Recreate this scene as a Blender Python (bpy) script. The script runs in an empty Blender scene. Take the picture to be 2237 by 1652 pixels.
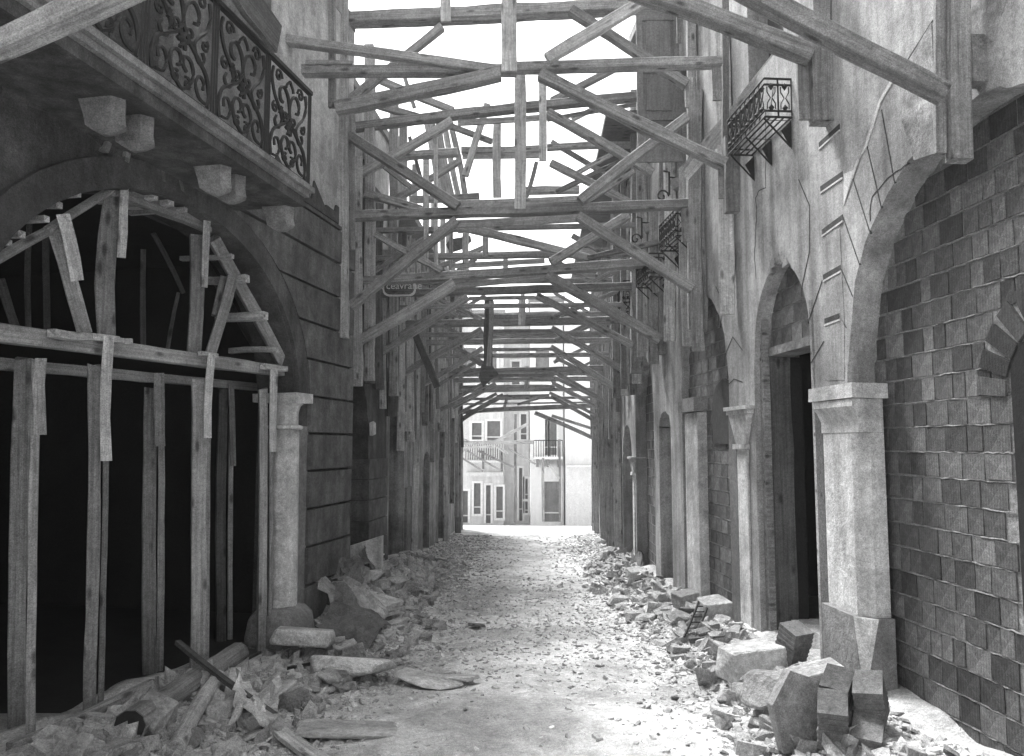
import bpy, math, random
import numpy as np
from mathutils import Vector, Matrix
random.seed(7); RS = np.random.RandomState(11)
scene = bpy.context.scene
COL = scene.collection

# ------------------------------------------------------------------ camera
F = 1700.0                      # focal length for a 2237 px wide picture
CX, CY = 1118.5, 826.0
PITCH = math.atan(144 / F); YAW = math.atan(45.5 / F)
CAM = Vector((0, 0, 1.95))
cam = bpy.data.cameras.new('camera'); camo = bpy.data.objects.new('camera', cam); COL.objects.link(camo)
cam.sensor_width = 36; cam.lens = 36 * F / 2237; cam.clip_start = 0.05; cam.clip_end = 2000
camo.location = CAM; camo.rotation_euler = (math.pi / 2 + PITCH, 0, YAW)
scene.camera = camo
# ------------------------------------------------------------------ world, sun, exposure
W = bpy.data.worlds.new('World'); scene.world = W; W.use_nodes = True
nt = W.node_tree; nt.nodes.clear()
sky = nt.nodes.new('ShaderNodeTexSky'); sky.sky_type = 'NISHITA'; sky.sun_disc = False
sky.sun_elevation = math.radians(60); sky.sun_rotation = math.radians(-36); sky.dust_density = 4; sky.air_density = 1.5
bw = nt.nodes.new('ShaderNodeRGBToBW'); bg = nt.nodes.new('ShaderNodeBackground'); wo = nt.nodes.new('ShaderNodeOutputWorld')
nt.links.new(sky.outputs[0], bw.inputs[0]); nt.links.new(bw.outputs[0], bg.inputs[0]); nt.links.new(bg.outputs[0], wo.inputs[0])
bg.inputs[1].default_value = 0.09
sun = bpy.data.lights.new('sun', 'SUN'); suno = bpy.data.objects.new('sun', sun); COL.objects.link(suno)
sun.energy = 1.5; sun.angle = math.radians(14); sun.color = (1, 1, 1)
sd = Vector((math.sin(math.radians(-36)) * math.cos(math.radians(60)), math.cos(math.radians(-36)) * math.cos(math.radians(60)), math.sin(math.radians(60))))
suno.rotation_euler = sd.to_track_quat('Z', 'Y').to_euler()
vs = scene.view_settings; vs.view_transform = 'Standard'; vs.look = 'None'; vs.exposure = 2.5; vs.gamma = 1; vs.use_curve_mapping = False
scene.cycles.max_bounces = 8; scene.cycles.diffuse_bounces = 3; scene.cycles.volume_bounces = 0

# ------------------------------------------------------------------ picture -> place helpers
_cf = Vector((-math.sin(YAW) * math.cos(PITCH), math.cos(YAW) * math.cos(PITCH), math.sin(PITCH)))
_cr = Vector((math.cos(YAW), math.sin(YAW), 0)); _cu = _cr.cross(_cf)
def ray(u, v): return _cf + _cr * ((u - CX) / F) - _cu * ((v - CY) / F)
def atY(u, v, y):
    r = ray(u, v); return CAM + r * (y / r.y)
class Fac:                       # a street front: x = x0 + m*y, side +1 = left of the street (faces +x)
    def __init__(s, x0, m, side):
        s.x0, s.m = x0, m; l = math.hypot(1, m)
        s.N = Vector((side / l, -side * m / l, 0)); s.T = Vector((m / l, 1 / l, 0))
    def P(s, y, z, n=0.0): return Vector((s.x0 + s.m * y, y, z)) + s.N * n
    def on(s, u, v, n=0.0):
        r = ray(u, v); o = Vector((s.x0, 0, 0)) + s.N * n
        t = (o - CAM).dot(s.N) / r.dot(s.N); p = CAM + r * t - s.N * n
        return p.y, p.z
    def w(s, u, v, n=0.0):
        y, z = s.on(u, v, n); return s.P(y, z, n)
FL1 = Fac(-4.11, .168, 1); FL2 = Fac(-3.60, .065, 1); FL3 = Fac(-3.017, .0237, 1)
FR1 = Fac(3.27, -.105, -1); FR2 = Fac(1.92, .004, -1)

# ------------------------------------------------------------------ materials (all neutral greys: a monochrome place)
def mat(name, base, var=.25, scale=3.0, stretch=(1, 1, 1), rough=.9, bump=.3, bscale=30, rnd=0.0, streak=0.0, blotch=0.0, wave=None, coarse=None, knots=False):
    m = bpy.data.materials.new(name); m.use_nodes = True; t = m.node_tree; N = t.nodes; L = t.links
    b = N['Principled BSDF']; b.inputs['Roughness'].default_value = rough
    b.inputs['Specular IOR Level'].default_value = .25
    tc = N.new('ShaderNodeTexCoord'); mp = N.new('ShaderNodeMapping'); mp.inputs['Scale'].default_value = stretch
    L.new(tc.outputs['Object'], mp.inputs[0])
    oi = N.new('ShaderNodeObjectInfo')
    va = N.new('ShaderNodeVectorMath'); va.operation = 'ADD'
    cm = N.new('ShaderNodeCombineXYZ'); ml = N.new('ShaderNodeMath'); ml.operation = 'MULTIPLY'; ml.inputs[1].default_value = 37.0
    L.new(oi.outputs['Random'], ml.inputs[0]); L.new(ml.outputs[0], cm.inputs[0]); L.new(ml.outputs[0], cm.inputs[1])
    L.new(mp.outputs[0], va.inputs[0])
    if rnd > 0: L.new(cm.outputs[0], va.inputs[1])
    n1 = N.new('ShaderNodeTexNoise'); n1.inputs['Scale'].default_value = scale; n1.inputs['Detail'].default_value = 8; n1.inputs['Roughness'].default_value = .65
    L.new(va.outputs[0], n1.inputs['Vector'])
    mr = N.new('ShaderNodeMapRange'); mr.inputs[1].default_value = .28; mr.inputs[2].default_value = .72
    mr.inputs[3].default_value = base * (1 - var); mr.inputs[4].default_value = base * (1 + var)
    L.new(n1.outputs[0], mr.inputs[0]); cur = mr.outputs[0]
    def mul(sock):
        nonlocal cur
        q = N.new('ShaderNodeMath'); q.operation = 'MULTIPLY'; L.new(cur, q.inputs[0]); L.new(sock, q.inputs[1]); cur = q.outputs[0]
    def rng(sock, a, b_, c, d):
        q = N.new('ShaderNodeMapRange'); q.inputs[1].default_value = a; q.inputs[2].default_value = b_; q.inputs[3].default_value = c; q.inputs[4].default_value = d
        L.new(sock, q.inputs[0]); return q.outputs[0]
    def noise(sc, st=(1, 1, 1), det=5, ro=.6):
        q = N.new('ShaderNodeMapping'); q.inputs['Scale'].default_value = st; L.new(tc.outputs['Object'], q.inputs[0])
        k = N.new('ShaderNodeTexNoise'); k.inputs['Scale'].default_value = sc; k.inputs['Detail'].default_value = det; k.inputs['Roughness'].default_value = ro
        L.new(q.outputs[0], k.inputs['Vector']); return k.outputs[0]
    if rnd > 0: mul(rng(oi.outputs['Random'], 0, 1, 1 - rnd, 1 + rnd))
    if streak > 0: mul(rng(noise(2.2, (3, 3, .25), 6), .35, .65, 1 - streak, 1 + streak * .6))
    if knots:
        vm = N.new('ShaderNodeMapping'); vm.inputs['Scale'].default_value = (3.2, 9, 9); L.new(tc.outputs['Object'], vm.inputs[0])
        va2 = N.new('ShaderNodeVectorMath'); va2.operation = 'ADD'; L.new(vm.outputs[0], va2.inputs[0]); L.new(cm.outputs[0], va2.inputs[1])
        vo = N.new('ShaderNodeTexVoronoi'); vo.inputs['Scale'].default_value = 1.0; L.new(va2.outputs[0], vo.inputs['Vector'])
        mul(rng(vo.outputs['Distance'], .10, .24, .35, 1))
    if blotch > 0:
        mul(rng(noise(.9, (1, 1, 1), 7, .7), .42, .58, 1 - blotch, 1 + blotch * .4))
        mul(rng(noise(9, (1, 1, 1), 6, .8), .3, .7, 1 - blotch * .5, 1 + blotch * .4))
    mul(rng(noise(110, (1, 1, 1), 2, .9), .3, .7, .6, 1.4)); mul(rng(noise(30, (1, 1, 1), 5, .85), .3, .7, .7, 1.3))
    hb = N.new('ShaderNodeTexNoise'); hb.inputs['Scale'].default_value = bscale; hb.inputs['Detail'].default_value = 8; hb.inputs['Roughness'].default_value = .7
    L.new(va.outputs[0], hb.inputs['Vector']); h = hb.outputs[0]
    if wave:
        wv = N.new('ShaderNodeTexWave'); wv.bands_direction = wave[0]; wv.inputs['Scale'].default_value = wave[1]; wv.inputs['Distortion'].default_value = wave[2]; wv.inputs['Detail'].default_value = 2
        L.new(tc.outputs['Object'], wv.inputs['Vector']); mul(rng(wv.outputs['Fac'], 0, 1, 1 - wave[3], 1 + wave[3] * .5))
        ad = N.new('ShaderNodeMath'); ad.operation = 'MULTIPLY_ADD'; ad.inputs[1].default_value = .12; L.new(wv.outputs['Fac'], ad.inputs[0]); L.new(h, ad.inputs[2]); h = ad.outputs[0]
    bp = N.new('ShaderNodeBump'); bp.inputs['Strength'].default_value = bump; bp.inputs['Distance'].default_value = .02
    L.new(h, bp.inputs['Height'])
    if coarse:
        b2 = N.new('ShaderNodeBump'); b2.inputs['Strength'].default_value = coarse[1]; b2.inputs['Distance'].default_value = .05
        L.new(noise(coarse[0], (1, 1, 1), 6, .6), b2.inputs['Height']); L.new(b2.outputs[0], bp.inputs['Normal'])
    L.new(bp.outputs[0], b.inputs['Normal'])
    cb = N.new('ShaderNodeCombineColor'); 
    for i in range(3): L.new(cur, cb.inputs[i])
    L.new(cb.outputs[0], b.inputs['Base Color'])
    return m
def wood(name, base, rnd=.3, var=.45):
    return mat(name, base, var=.42, scale=1.0, stretch=(1.2, 42, 42), rough=.8, bump=.8, bscale=1.4, rnd=rnd, blotch=.3, knots=True)
M = {
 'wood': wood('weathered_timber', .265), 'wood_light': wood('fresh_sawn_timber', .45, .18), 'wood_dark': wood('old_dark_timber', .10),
 'wood_shut': mat('painted_shutter_wood', .22, .25, 1.0, (26, 26, 1.2), rough=.7, bump=.4, bscale=1.4, blotch=.2),
 'plaster_l': mat('dark_streaked_render', .085, .35, 2.5, bump=.5, bscale=45, streak=.25, blotch=.35, coarse=(12, .5)),  # dark base with random streaks and blotches
 'plaster_lup': mat('pale_peeling_render', .45, .25, 3, bump=.4, streak=.2, blotch=.35),
 'plaster_l3': mat('stained_pale_render', .30, .3, 3, bump=.4, streak=.4, blotch=.4),
 'rust_block': mat('dark_dressed_stone', .115, .4, 5, bump=.5, bscale=50, rnd=.12, streak=.25, blotch=.25, coarse=(25, .4)),
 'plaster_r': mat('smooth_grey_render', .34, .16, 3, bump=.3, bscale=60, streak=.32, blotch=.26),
 'plaster_rough': mat('broken_rough_render', .3, .4, 9, bump=.9, bscale=20, blotch=.4),
 'patch': mat('pale_render_patch', .52, .1, 5, bump=.2),
 'stone': mat('pale_limestone', .58, .25, 6, bump=.45, bscale=40, streak=.25, blotch=.28, coarse=(14, .4)),
 'stone_d': mat('grey_worn_stone', .22, .3, 6, bump=.5, bscale=40, blotch=.3, coarse=(14, .5)),
 'brick': mat('hollow_clay_brick', .105, .3, 14, bump=.55, bscale=60, rnd=.55, wave=('Y', 12, 1.6, .16), blotch=.2),
 'brick_far': mat('small_clay_brick', .13, .3, 14, bump=.5, bscale=60, rnd=.4, blotch=.2),
 'mortar': mat('rough_mortar', .24, .4, 25, bump=.9, bscale=30),
 'joint': mat('dark_joint_shadow_stone', .05, .3, 12, bump=.3),
 'iron': mat('wrought_iron', .022, .3, 12, rough=.6, bump=.15),
 'black': mat('dark_shade_and_dirt', .02, .3, 2, bump=.3),  # near-black paints the shade of interiors; also dark dirt floor and log end
 'ground': mat('dusty_street', .57, .25, 5, bump=.5, bscale=40, blotch=.34, coarse=(20, .6)),
 'dirt': mat('earth_and_dust', .34, .3, 3, bump=.5, bscale=30, blotch=.3),
 'rubble': mat('broken_stone', .46, .3, 9, bump=.6, bscale=40, rnd=.42, blotch=.3, coarse=(8, 1.0)),
 'chips': mat('stone_chips', .42, .8, 7, bump=.4, bscale=60),
 'facade_w': mat('white_render', .78, .07, 4, bump=.15, streak=.06),  # far fronts: plaster light in its own colour
 'facade_g': mat('light_grey_render', .62, .12, 4, bump=.2, streak=.12),
 'glass': mat('dark_window_glass', .18, .3, 3, rough=.25, bump=.05),
 'stone_b': mat('shaded_soffit_stone', .085, .4, 6, bump=.5, bscale=40, streak=.35, blotch=.3),  # shade under the balcony slab is put into this darker colour
 'plaster_lb': mat('shaded_render', .16, .3, 3, bump=.4, streak=.3, blotch=.4),  # darker copy of the upper render, shade behind the balcony in its colour
 'tile': mat('roof_tiles', .22, .3, 8, bump=.5, rnd=.2),
 'cloth': mat('dusty_canvas', .12, .4, 5, bump=.4, rough=.95),
 'tin': mat('bent_tin_sheet', .34, .3, 4, rough=.5, bump=.2, blotch=.3),
 'sign': mat('sign_enamel', .62, .1, 4, rough=.5), 'signtext': mat('sign_letter_paint', .10, .1, 4),
}
# ------------------------------------------------------------------ object helpers
def tag(o, label=None, cat=None, group=None, kind=None):
    if label: o['label'] = label
    if cat: o['category'] = cat
    if group: o['group'] = group
    if kind: o['kind'] = kind
    return o
def empty(name, loc, label, cat, group=None):
    o = bpy.data.objects.new(name, None); COL.objects.link(o); o.location = loc; o.empty_display_size = .2
    return tag(o, label, cat, group)
WPOS = {}
def adopt(o, parent):
    if parent is not None:
        o.parent = parent
        base = WPOS.get(parent.name, parent.matrix_basis if parent.parent is None else None)
        if base is None: base = parent.matrix_basis
        o.matrix_parent_inverse = base.inverted()
def link(name, me, m, parent=None, mtx=None):
    o = bpy.data.objects.new(name, me); COL.objects.link(o)
    if m is not None and not me.materials: me.materials.append(m)
    if mtx is not None: o.matrix_basis = mtx
    WPOS[o.name] = o.matrix_basis.copy()
    adopt(o, parent); return o
class MB:
    def __init__(s): s.v = []; s.f = []
    def add(s, vs, fs):
        k = len(s.v); s.v += [tuple(p) for p in vs]; s.f += [tuple(i + k for i in f) for f in fs]
    def hexa(s, p):   # 8 points: bottom ring 0-3, top ring 4-7
        s.add(p, [(0, 3, 2, 1), (4, 5, 6, 7), (0, 1, 5, 4), (1, 2, 6, 5), (2, 3, 7, 6), (3, 0, 4, 7)])
    def fbox(s, fc, y0, y1, z0, z1, n0, n1, j=0):
        P = [(y0, z0, n0), (y1, z0, n0), (y1, z0, n1), (y0, z0, n1), (y0, z1, n0), (y1, z1, n0), (y1, z1, n1), (y0, z1, n1)]
        s.hexa([fc.P(a + random.uniform(-j, j), b + random.uniform(-j, j), c) for a, b, c in P])
    def box(s, c, d):
        x, y, z = c; a, b, e = d[0] / 2, d[1] / 2, d[2] / 2
        s.hexa([(x - a, y - b, z - e), (x + a, y - b, z - e), (x + a, y + b, z - e), (x - a, y + b, z - e), (x - a, y - b, z + e), (x + a, y - b, z + e), (x + a, y + b, z + e), (x - a, y + b, z + e)])
    def tube(s, pts, r, k=4, closed=False):
        pts = [Vector(p) for p in pts]; rings = []
        for i, p in enumerate(pts):
            d = (pts[min(i + 1, len(pts) - 1)] - pts[max(i - 1, 0)]).normalized()
            a = d.cross(Vector((.31, .2, .93))).normalized(); b = d.cross(a)
            rr = r[i] if isinstance(r, (list, tuple)) else r
            rings.append([p + (a * math.cos(q * 2 * math.pi / k + .785) + b * math.sin(q * 2 * math.pi / k + .785)) * rr for q in range(k)])
        vs = [q for g in rings for q in g]; fs = []
        for i in range(len(pts) - 1):
            for q in range(k): fs.append((i * k + q, i * k + (q + 1) % k, (i + 1) * k + (q + 1) % k, (i + 1) * k + q))
        fs += [tuple(range(k))[::-1], tuple(range((len(pts) - 1) * k, len(pts) * k))]
        s.add(vs, fs)
    def build(s, name, m, parent=None, smooth=False):
        me = bpy.data.meshes.new(name); me.from_pydata(s.v, [], s.f); me.validate()
        if smooth: me.polygons.foreach_set('use_smooth', [True] * len(me.polygons))
        return link(name, me, m, parent)
def prism(mb, fc, poly, n0, n1):    # poly = [(y,z)..] extruded along the facade normal
    k = len(poly); vs = [fc.P(y, z, n1) for y, z in poly] + [fc.P(y, z, n0) for y, z in poly]
    fs = [tuple(range(k)), tuple(range(2 * k - 1, k - 1, -1))] + [(i, k + i, k + (i + 1) % k, (i + 1) % k) for i in range(k)]
    mb.add(vs, fs)
def timber(name, p0, p1, w, t, m, parent=None, face=(0, -1, 0), bend=.25, taper=0.0, round_=False, ends=0.0):
    p0, p1 = Vector(p0), Vector(p1); X = (p1 - p0); ln = X.length; X.normalize()
    Z = Vector(face); Z = (Z - X * Z.dot(X))
    if Z.length < 1e-3: Z = Vector((1, 0, 0)) - X * X.x
    Z.normalize(); Y = Z.cross(X)
    N = max(3, min(14, int(ln / .3))); c = .07
    prof = [(-.5 + c, -.5), (.5 - c, -.5), (.5, -.5 + c), (.5, .5 - c), (.5 - c, .5), (-.5 + c, .5), (-.5, .5 - c), (-.5, -.5 + c)]
    if t < w * .4: prof = [(-.5, -.5), (.5, -.5), (.5, .5), (-.5, .5)]
    if round_: prof = [(.5 * math.cos(q * math.pi / 5), .5 * math.sin(q * math.pi / 5)) for q in range(10)]
    k = len(prof); vs = []; fs = []; bw_ = random.uniform(-bend, bend) * w; bt = random.uniform(-bend, bend) * w
    ja = [random.uniform(.93, 1.05) for _ in range(N + 1)]
    for i in range(N + 1):
        q = i / N; s_ = math.sin(q * math.pi); tp = 1 - taper * q
        oy = bw_ * s_ + random.uniform(-.035, .035) * w; oz = bt * s_ + random.uniform(-.03, .03) * min(w, t)
        for a, b in prof:
            jj = random.uniform(.95, 1.04)
            vs.append((q * ln + (random.uniform(-ends, ends) if i in (0, N) else 0), oy + a * w * ja[i] * tp * jj, oz + b * t * tp * (ja[i] if t > .06 else 1)))
    for i in range(N):
        for a in range(k): fs.append((i * k + a, i * k + (a + 1) % k, (i + 1) * k + (a + 1) % k, (i + 1) * k + a))
    fs += [tuple(range(k))[::-1], tuple(range(N * k, N * k + k))]
    me = bpy.data.meshes.new(name); me.from_pydata(vs, [], fs)
    mt = Matrix((X, Y, Z)).transposed().to_4x4(); mt.translation = p0
    return link(name, me, m, parent, mt)

# ------------------------------------------------------------------ ground
def lerp(a, b, t): return a + (b - a) * t
def sm(a, b, x):
    t = min(1, max(0, (x - a) / (b - a))); return t * t * (3 - 2 * t)
def slope(y):
    if y < 26: return -.033 * y
    if y < 44: return -.858 - .095 * (y - 26)
    return -2.568
def xl(y): return FL1.x0 + FL1.m * y if y < 10.15 else (FL2.x0 + FL2.m * y if y < 14.2 else FL3.x0 + FL3.m * y)
def xr(y): return FR1.x0 + FR1.m * y if y < 12.5 else FR2.x0 + FR2.m * y
_g = RS.rand(64, 64)
def vn(x, y):
    x0, y0 = math.floor(x), math.floor(y); fx, fy = x - x0, y - y0; fx = fx * fx * (3 - 2 * fx); fy = fy * fy * (3 - 2 * fy)
    g = lambda a, b: _g[a % 64, b % 64]
    return lerp(lerp(g(x0, y0), g(x0 + 1, y0), fx), lerp(g(x0, y0 + 1), g(x0 + 1, y0 + 1), fx), fy)
def hgt(x, y):
    z = slope(y)
    if 2 < y < 27:
        z += .05 * (vn(x * 1.3, y * 1.3) - .5) + .03 * (vn(x * 5 + 9, y * 5) - .5)
        dl = x - xl(y); dr = xr(y) - x
        z += (.36 * sm(8.6, 10.2, y) * (1 - sm(12, 19, y)) + .14 * (1 - sm(6.5, 8, y)) + .05) * (1 - sm(.1, 1.25, dl)) * (.55 + .9 * vn(x * 2.2, y * 2.2)) * (1 if dl > -.3 else 0)
        z += (.16 * (1 - sm(14, 20, y)) + .06) * (1 - sm(.25, 1.1, dr)) * (.55 + .9 * vn(x * 2.4 + 5, y * 2.4)) * (1 if dr > -.3 else 0)
    return z
xs = sorted(set([round(-8 + .5 * i, 3) for i in range(33)] + [round(-3.6 + .07 * i, 3) for i in range(104)] + [-300, -100, -40, -15, 15, 40, 100, 300]))
ys = sorted(set([-200, -60, -15, -3, 0, 2, 3] + [round(3.5 + .08 * i, 3) for i in range(170)] + [round(17.2 + .25 * i, 3) for i in range(60)] + [33, 36, 40, 44, 50, 80, 150, 400]))
mb = MB(); mb.v = [(x, y, hgt(x, y)) for y in ys for x in xs]; nx = len(xs)
mb.f = [(j * nx + i, j * nx + i + 1, (j + 1) * nx + i + 1, (j + 1) * nx + i) for j in range(len(ys) - 1) for i in range(nx - 1)]
tag(mb.build('ground', M['ground'], smooth=True), kind='structure')

# ------------------------------------------------------------------ walls with openings
def wall(name, fc, y0, y1, zt, th, ops, m, parent, zbase=-1.6, rag=.012, n=0.0):
    ysamp = {y0, y1}
    q = y0
    while q < y1: ysamp.add(round(q, 3)); q += .5
    for o in ops:
        k = 18 if o.get('shape', 'round') != 'flat' else 1
        for i in range(k + 1): ysamp.add(round(o['y0'] + (o['y1'] - o['y0']) * i / k, 4))
    Y = [a for a in sorted(ysamp) if y0 - 1e-6 <= a <= y1 + 1e-6]
    def top(o, y):
        c = (o['y0'] + o['y1']) / 2; h = (o['y1'] - o['y0']) / 2; t = min(1, abs(y - c) / h); s = o.get('shape', 'round')
        if s == 'flat': return o['zs']
        if s == 'round': e = math.sqrt(max(0, 1 - t * t))
        else: e = (math.sqrt(max(0, 1 - ((t + .35) / 1.35) ** 2)) / math.sqrt(1 - (.35 / 1.35) ** 2))
        r = o['zs'] + o['rise'] * e
        return r + (random.uniform(-rag, rag) if 0 < t < 1 else 0)
    tops = {}
    mbw = MB()
    for a, b in zip(Y[:-1], Y[1:]):
        mid = (a + b) / 2; oo = [o for o in ops if o['y0'] < mid < o['y1']]
        def quadset(za0, zb0, za1, zb1):
            f = [fc.P(a, za0, n), fc.P(b, zb0, n), fc.P(b, zb1, n), fc.P(a, za1, n), fc.P(a, za0, n - th), fc.P(b, zb0, n - th), fc.P(b, zb1, n - th), fc.P(a, za1, n - th)]
            mbw.add(f, [(0, 1, 2, 3), (7, 6, 5, 4), (4, 5, 1, 0), (3, 2, 6, 7)])
        if not oo: quadset(zbase, zbase, zt, zt)
        else:
            oo = sorted(oo, key=lambda o: o.get('zb', -9)); o = oo[0]
            lo = o.get('zb')
            if lo is not None: quadset(zbase, zbase, lo, lo)
            for i, o in enumerate(oo):
                ka, kb = (id(o), a), (id(o), b)
                if ka not in tops: tops[ka] = top(o, a)
                if kb not in tops: tops[kb] = top(o, b)
                up = oo[i + 1]['zb'] if i + 1 < len(oo) else zt
                quadset(tops[ka], tops[kb], up, up)
    for o in ops:                 # jamb faces
        for yy in (o['y0'], o['y1']):
            z0 = o.get('zb', zbase); z1 = o['zs']
            mbw.add([fc.P(yy, z0, n), fc.P(yy, z0, n - th), fc.P(yy, z1, n - th), fc.P(yy, z1, n)], [(0, 1, 2, 3)])
    for yy in (y0, y1): mbw.add([fc.P(yy, zbase, n), fc.P(yy, zbase, n - th), fc.P(yy, zt, n - th), fc.P(yy, zt, n)], [(0, 1, 2, 3)])
    return mbw.build(name, m, parent)
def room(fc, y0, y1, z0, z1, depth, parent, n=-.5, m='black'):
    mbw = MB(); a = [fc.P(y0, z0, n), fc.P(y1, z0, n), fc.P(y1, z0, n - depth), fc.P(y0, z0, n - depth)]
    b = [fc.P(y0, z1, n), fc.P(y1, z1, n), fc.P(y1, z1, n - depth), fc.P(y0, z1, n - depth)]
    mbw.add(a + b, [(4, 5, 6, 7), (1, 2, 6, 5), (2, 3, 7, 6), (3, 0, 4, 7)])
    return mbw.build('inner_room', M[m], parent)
def archpts(o, k=24):
    c = (o['y0'] + o['y1']) / 2; h = (o['y1'] - o['y0']) / 2; r = []
    for i in range(k + 1):
        t = math.cos(math.pi * (1 - i / k)); y = c + h * t; r.append((y, o['zs'] + o['rise'] * math.sqrt(max(0, 1 - t * t))))
    return r

C = 1.95
# ================================================================== LEFT NEAR BUILDING
BL = empty('stone_house', FL1.P(7, -.2), 'dark house on the left with wide shored arch and ornate iron balcony', 'building')
opL = dict(y0=4.45, y1=8.63, zs=C + .55, rise=1.52)
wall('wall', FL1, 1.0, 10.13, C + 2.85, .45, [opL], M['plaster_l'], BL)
winu = [dict(y0=3.2, y1=4.3, zs=C + 5.2, zb=C + 2.7, shape='flat'), dict(y0=5.1, y1=6.3, zs=C + 5.2, zb=C + 2.7, shape='flat')]
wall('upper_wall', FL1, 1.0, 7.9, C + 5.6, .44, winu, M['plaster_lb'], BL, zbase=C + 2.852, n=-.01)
wall('lit_upper_wall', FL1, 7.902, 10.13, C + 5.6, .44, [], M['plaster_lup'], BL, zbase=C + 2.852, n=-.012)  # stretch that catches the light, painted in as a paler render
mb = MB(); mb.fbox(FL1, 1, 10.13, C + 5.6, C + 5.8, -5, .0); mb.build('roof', M['tile'], BL)
mb = MB(); mb.fbox(FL1, 10.02, 10.13, -1.4, C + 5.6, -3, -.46); mb.build('end_wall', M['plaster_l'], BL)
for o in winu:
    mb = MB()
    for k in range(2):
        ya = o['y0'] + k * (o['y1'] - o['y0']) / 2
        mb.fbox(FL1, ya + .01, ya + (o['y1'] - o['y0']) / 2 - .01, o['zb'], o['zs'], -.2, -.14)
    mb.build('shutter', M['wood_dark'], BL)
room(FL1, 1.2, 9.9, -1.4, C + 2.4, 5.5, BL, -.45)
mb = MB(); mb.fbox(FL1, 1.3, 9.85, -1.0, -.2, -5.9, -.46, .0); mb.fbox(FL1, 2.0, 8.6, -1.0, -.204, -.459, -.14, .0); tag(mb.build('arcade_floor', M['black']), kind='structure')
# archivolt band
ap = archpts(opL); mb = MB(); cxa = (opL['y0'] + opL['y1']) / 2
out = [(cxa + (y - cxa) * 1.11, opL['zs'] + (z - opL['zs']) * 1.15) for y, z in ap]
for i in range(24): prism(mb, FL1, [ap[i], ap[i + 1], out[i + 1], out[i]][::1], -.02, .05)
mb.build('archivolt', M['plaster_l'], BL)
# rusticated courses on the pier between the arch and the corner
za = .137 + C
def extr(z):   # y where the archivolt's outside ends at height z
    zs = opL['zs']; h = (opL['y1'] - opL['y0']) / 2 * 1.11; r = opL['rise'] * 1.15
    if z <= zs: return opL['y1'] + .28
    if z >= zs + r: return None
    return cxa + h * math.sqrt(1 - ((z - zs) / r) ** 2) + .01
for k in range(-5, 7):
    z0 = za + .43 * k; z1 = z0 + .398
    if z1 > C + 2.76: z1 = C + 2.76
    e = [extr(z0 + (z1 - z0) * i / 4) for i in range(5)]
    if any(q is None for q in e): e = [(q if q else cxa + .02) for q in e]
    pol = [(e[i] + .02, z0 + (z1 - z0) * i / 4) for i in range(5)]
    y_end = 10.13
    mb = MB(); prism(mb, FL1, [(y_end, z0)] + [(y_end, z1)] + pol[::-1], .0, .05 + random.uniform(-.006, .008)); mb.build('stone_block', M['rust_block'], BL)
# engaged column
def lathe(mb, c, prof, k=20, sq=0.0):
    vs = []; fs = []
    for r, z in prof:
        for i in range(k):
            a = 2 * math.pi * i / k + math.pi / k; f = 1.0
            if sq: f = lerp(1, min(1 / max(abs(math.cos(a)), 1e-6), 1 / max(abs(math.sin(a)), 1e-6)), sq)
            vs.append((c[0] + r * f * math.cos(a), c[1] + r * f * math.sin(a), z))
    n_ = len(prof)
    for j in range(n_ - 1):
        for i in range(k): fs.append((j * k + i, j * k + (i + 1) % k, (j + 1) * k + (i + 1) % k, (j + 1) * k + i))
    fs += [tuple(range(k))[::-1], tuple(range((n_ - 1) * k, n_ * k))]; mb.add(vs, fs)
pc = FL1.P(8.62, 0, -.10)
mb = MB(); mb.fbox(FL1, 8.62, 8.95, -.5, C + .2, -.40, .012); mb.build('pier', M['stone_d'], BL)
mb = MB(); lathe(mb, (pc.x, pc.y), [(.17, -.3), (.168, .5), (.162, 1.2), (.15, C + .16)], 20); mb.build('column_shaft', M['stone'], BL, True)
mb = MB(); lathe(mb, (pc.x, pc.y), [(.165, C + .16), (.18, C + .175), (.18, C + .2), (.13, C + .215), (.13, C + .35), (.15, C + .42), (.18, C + .45)], 16, .5)
mb.fbox(FL1, 8.46, 8.86, C + .45, C + .56, -.42, .10, .012); mb.build('column_capital', M['stone'], BL)
mb = MB(); lathe(mb, (pc.x, pc.y), [(.34, -.35), (.35, -.1), (.32, .08), (.24, .17), (.14, .2)], 12, .45); mb.build('column_base', M['stone_d'], BL, True)
for i in range(9):      # ragged upper limit of the dark render
    yq = 7.6 + .3 * i; mb = MB(); prism(mb, FL1, [(yq - .2, C + 2.80), (yq + .2, C + 2.80), (yq + random.uniform(.05, .2), C + 2.85 + random.uniform(.04, .16)), (yq - random.uniform(0, .15), C + 2.85 + random.uniform(.06, .28))], -.02, .006 + .001 * i); mb.build('render_patch', M['plaster_l'], BL)
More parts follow.
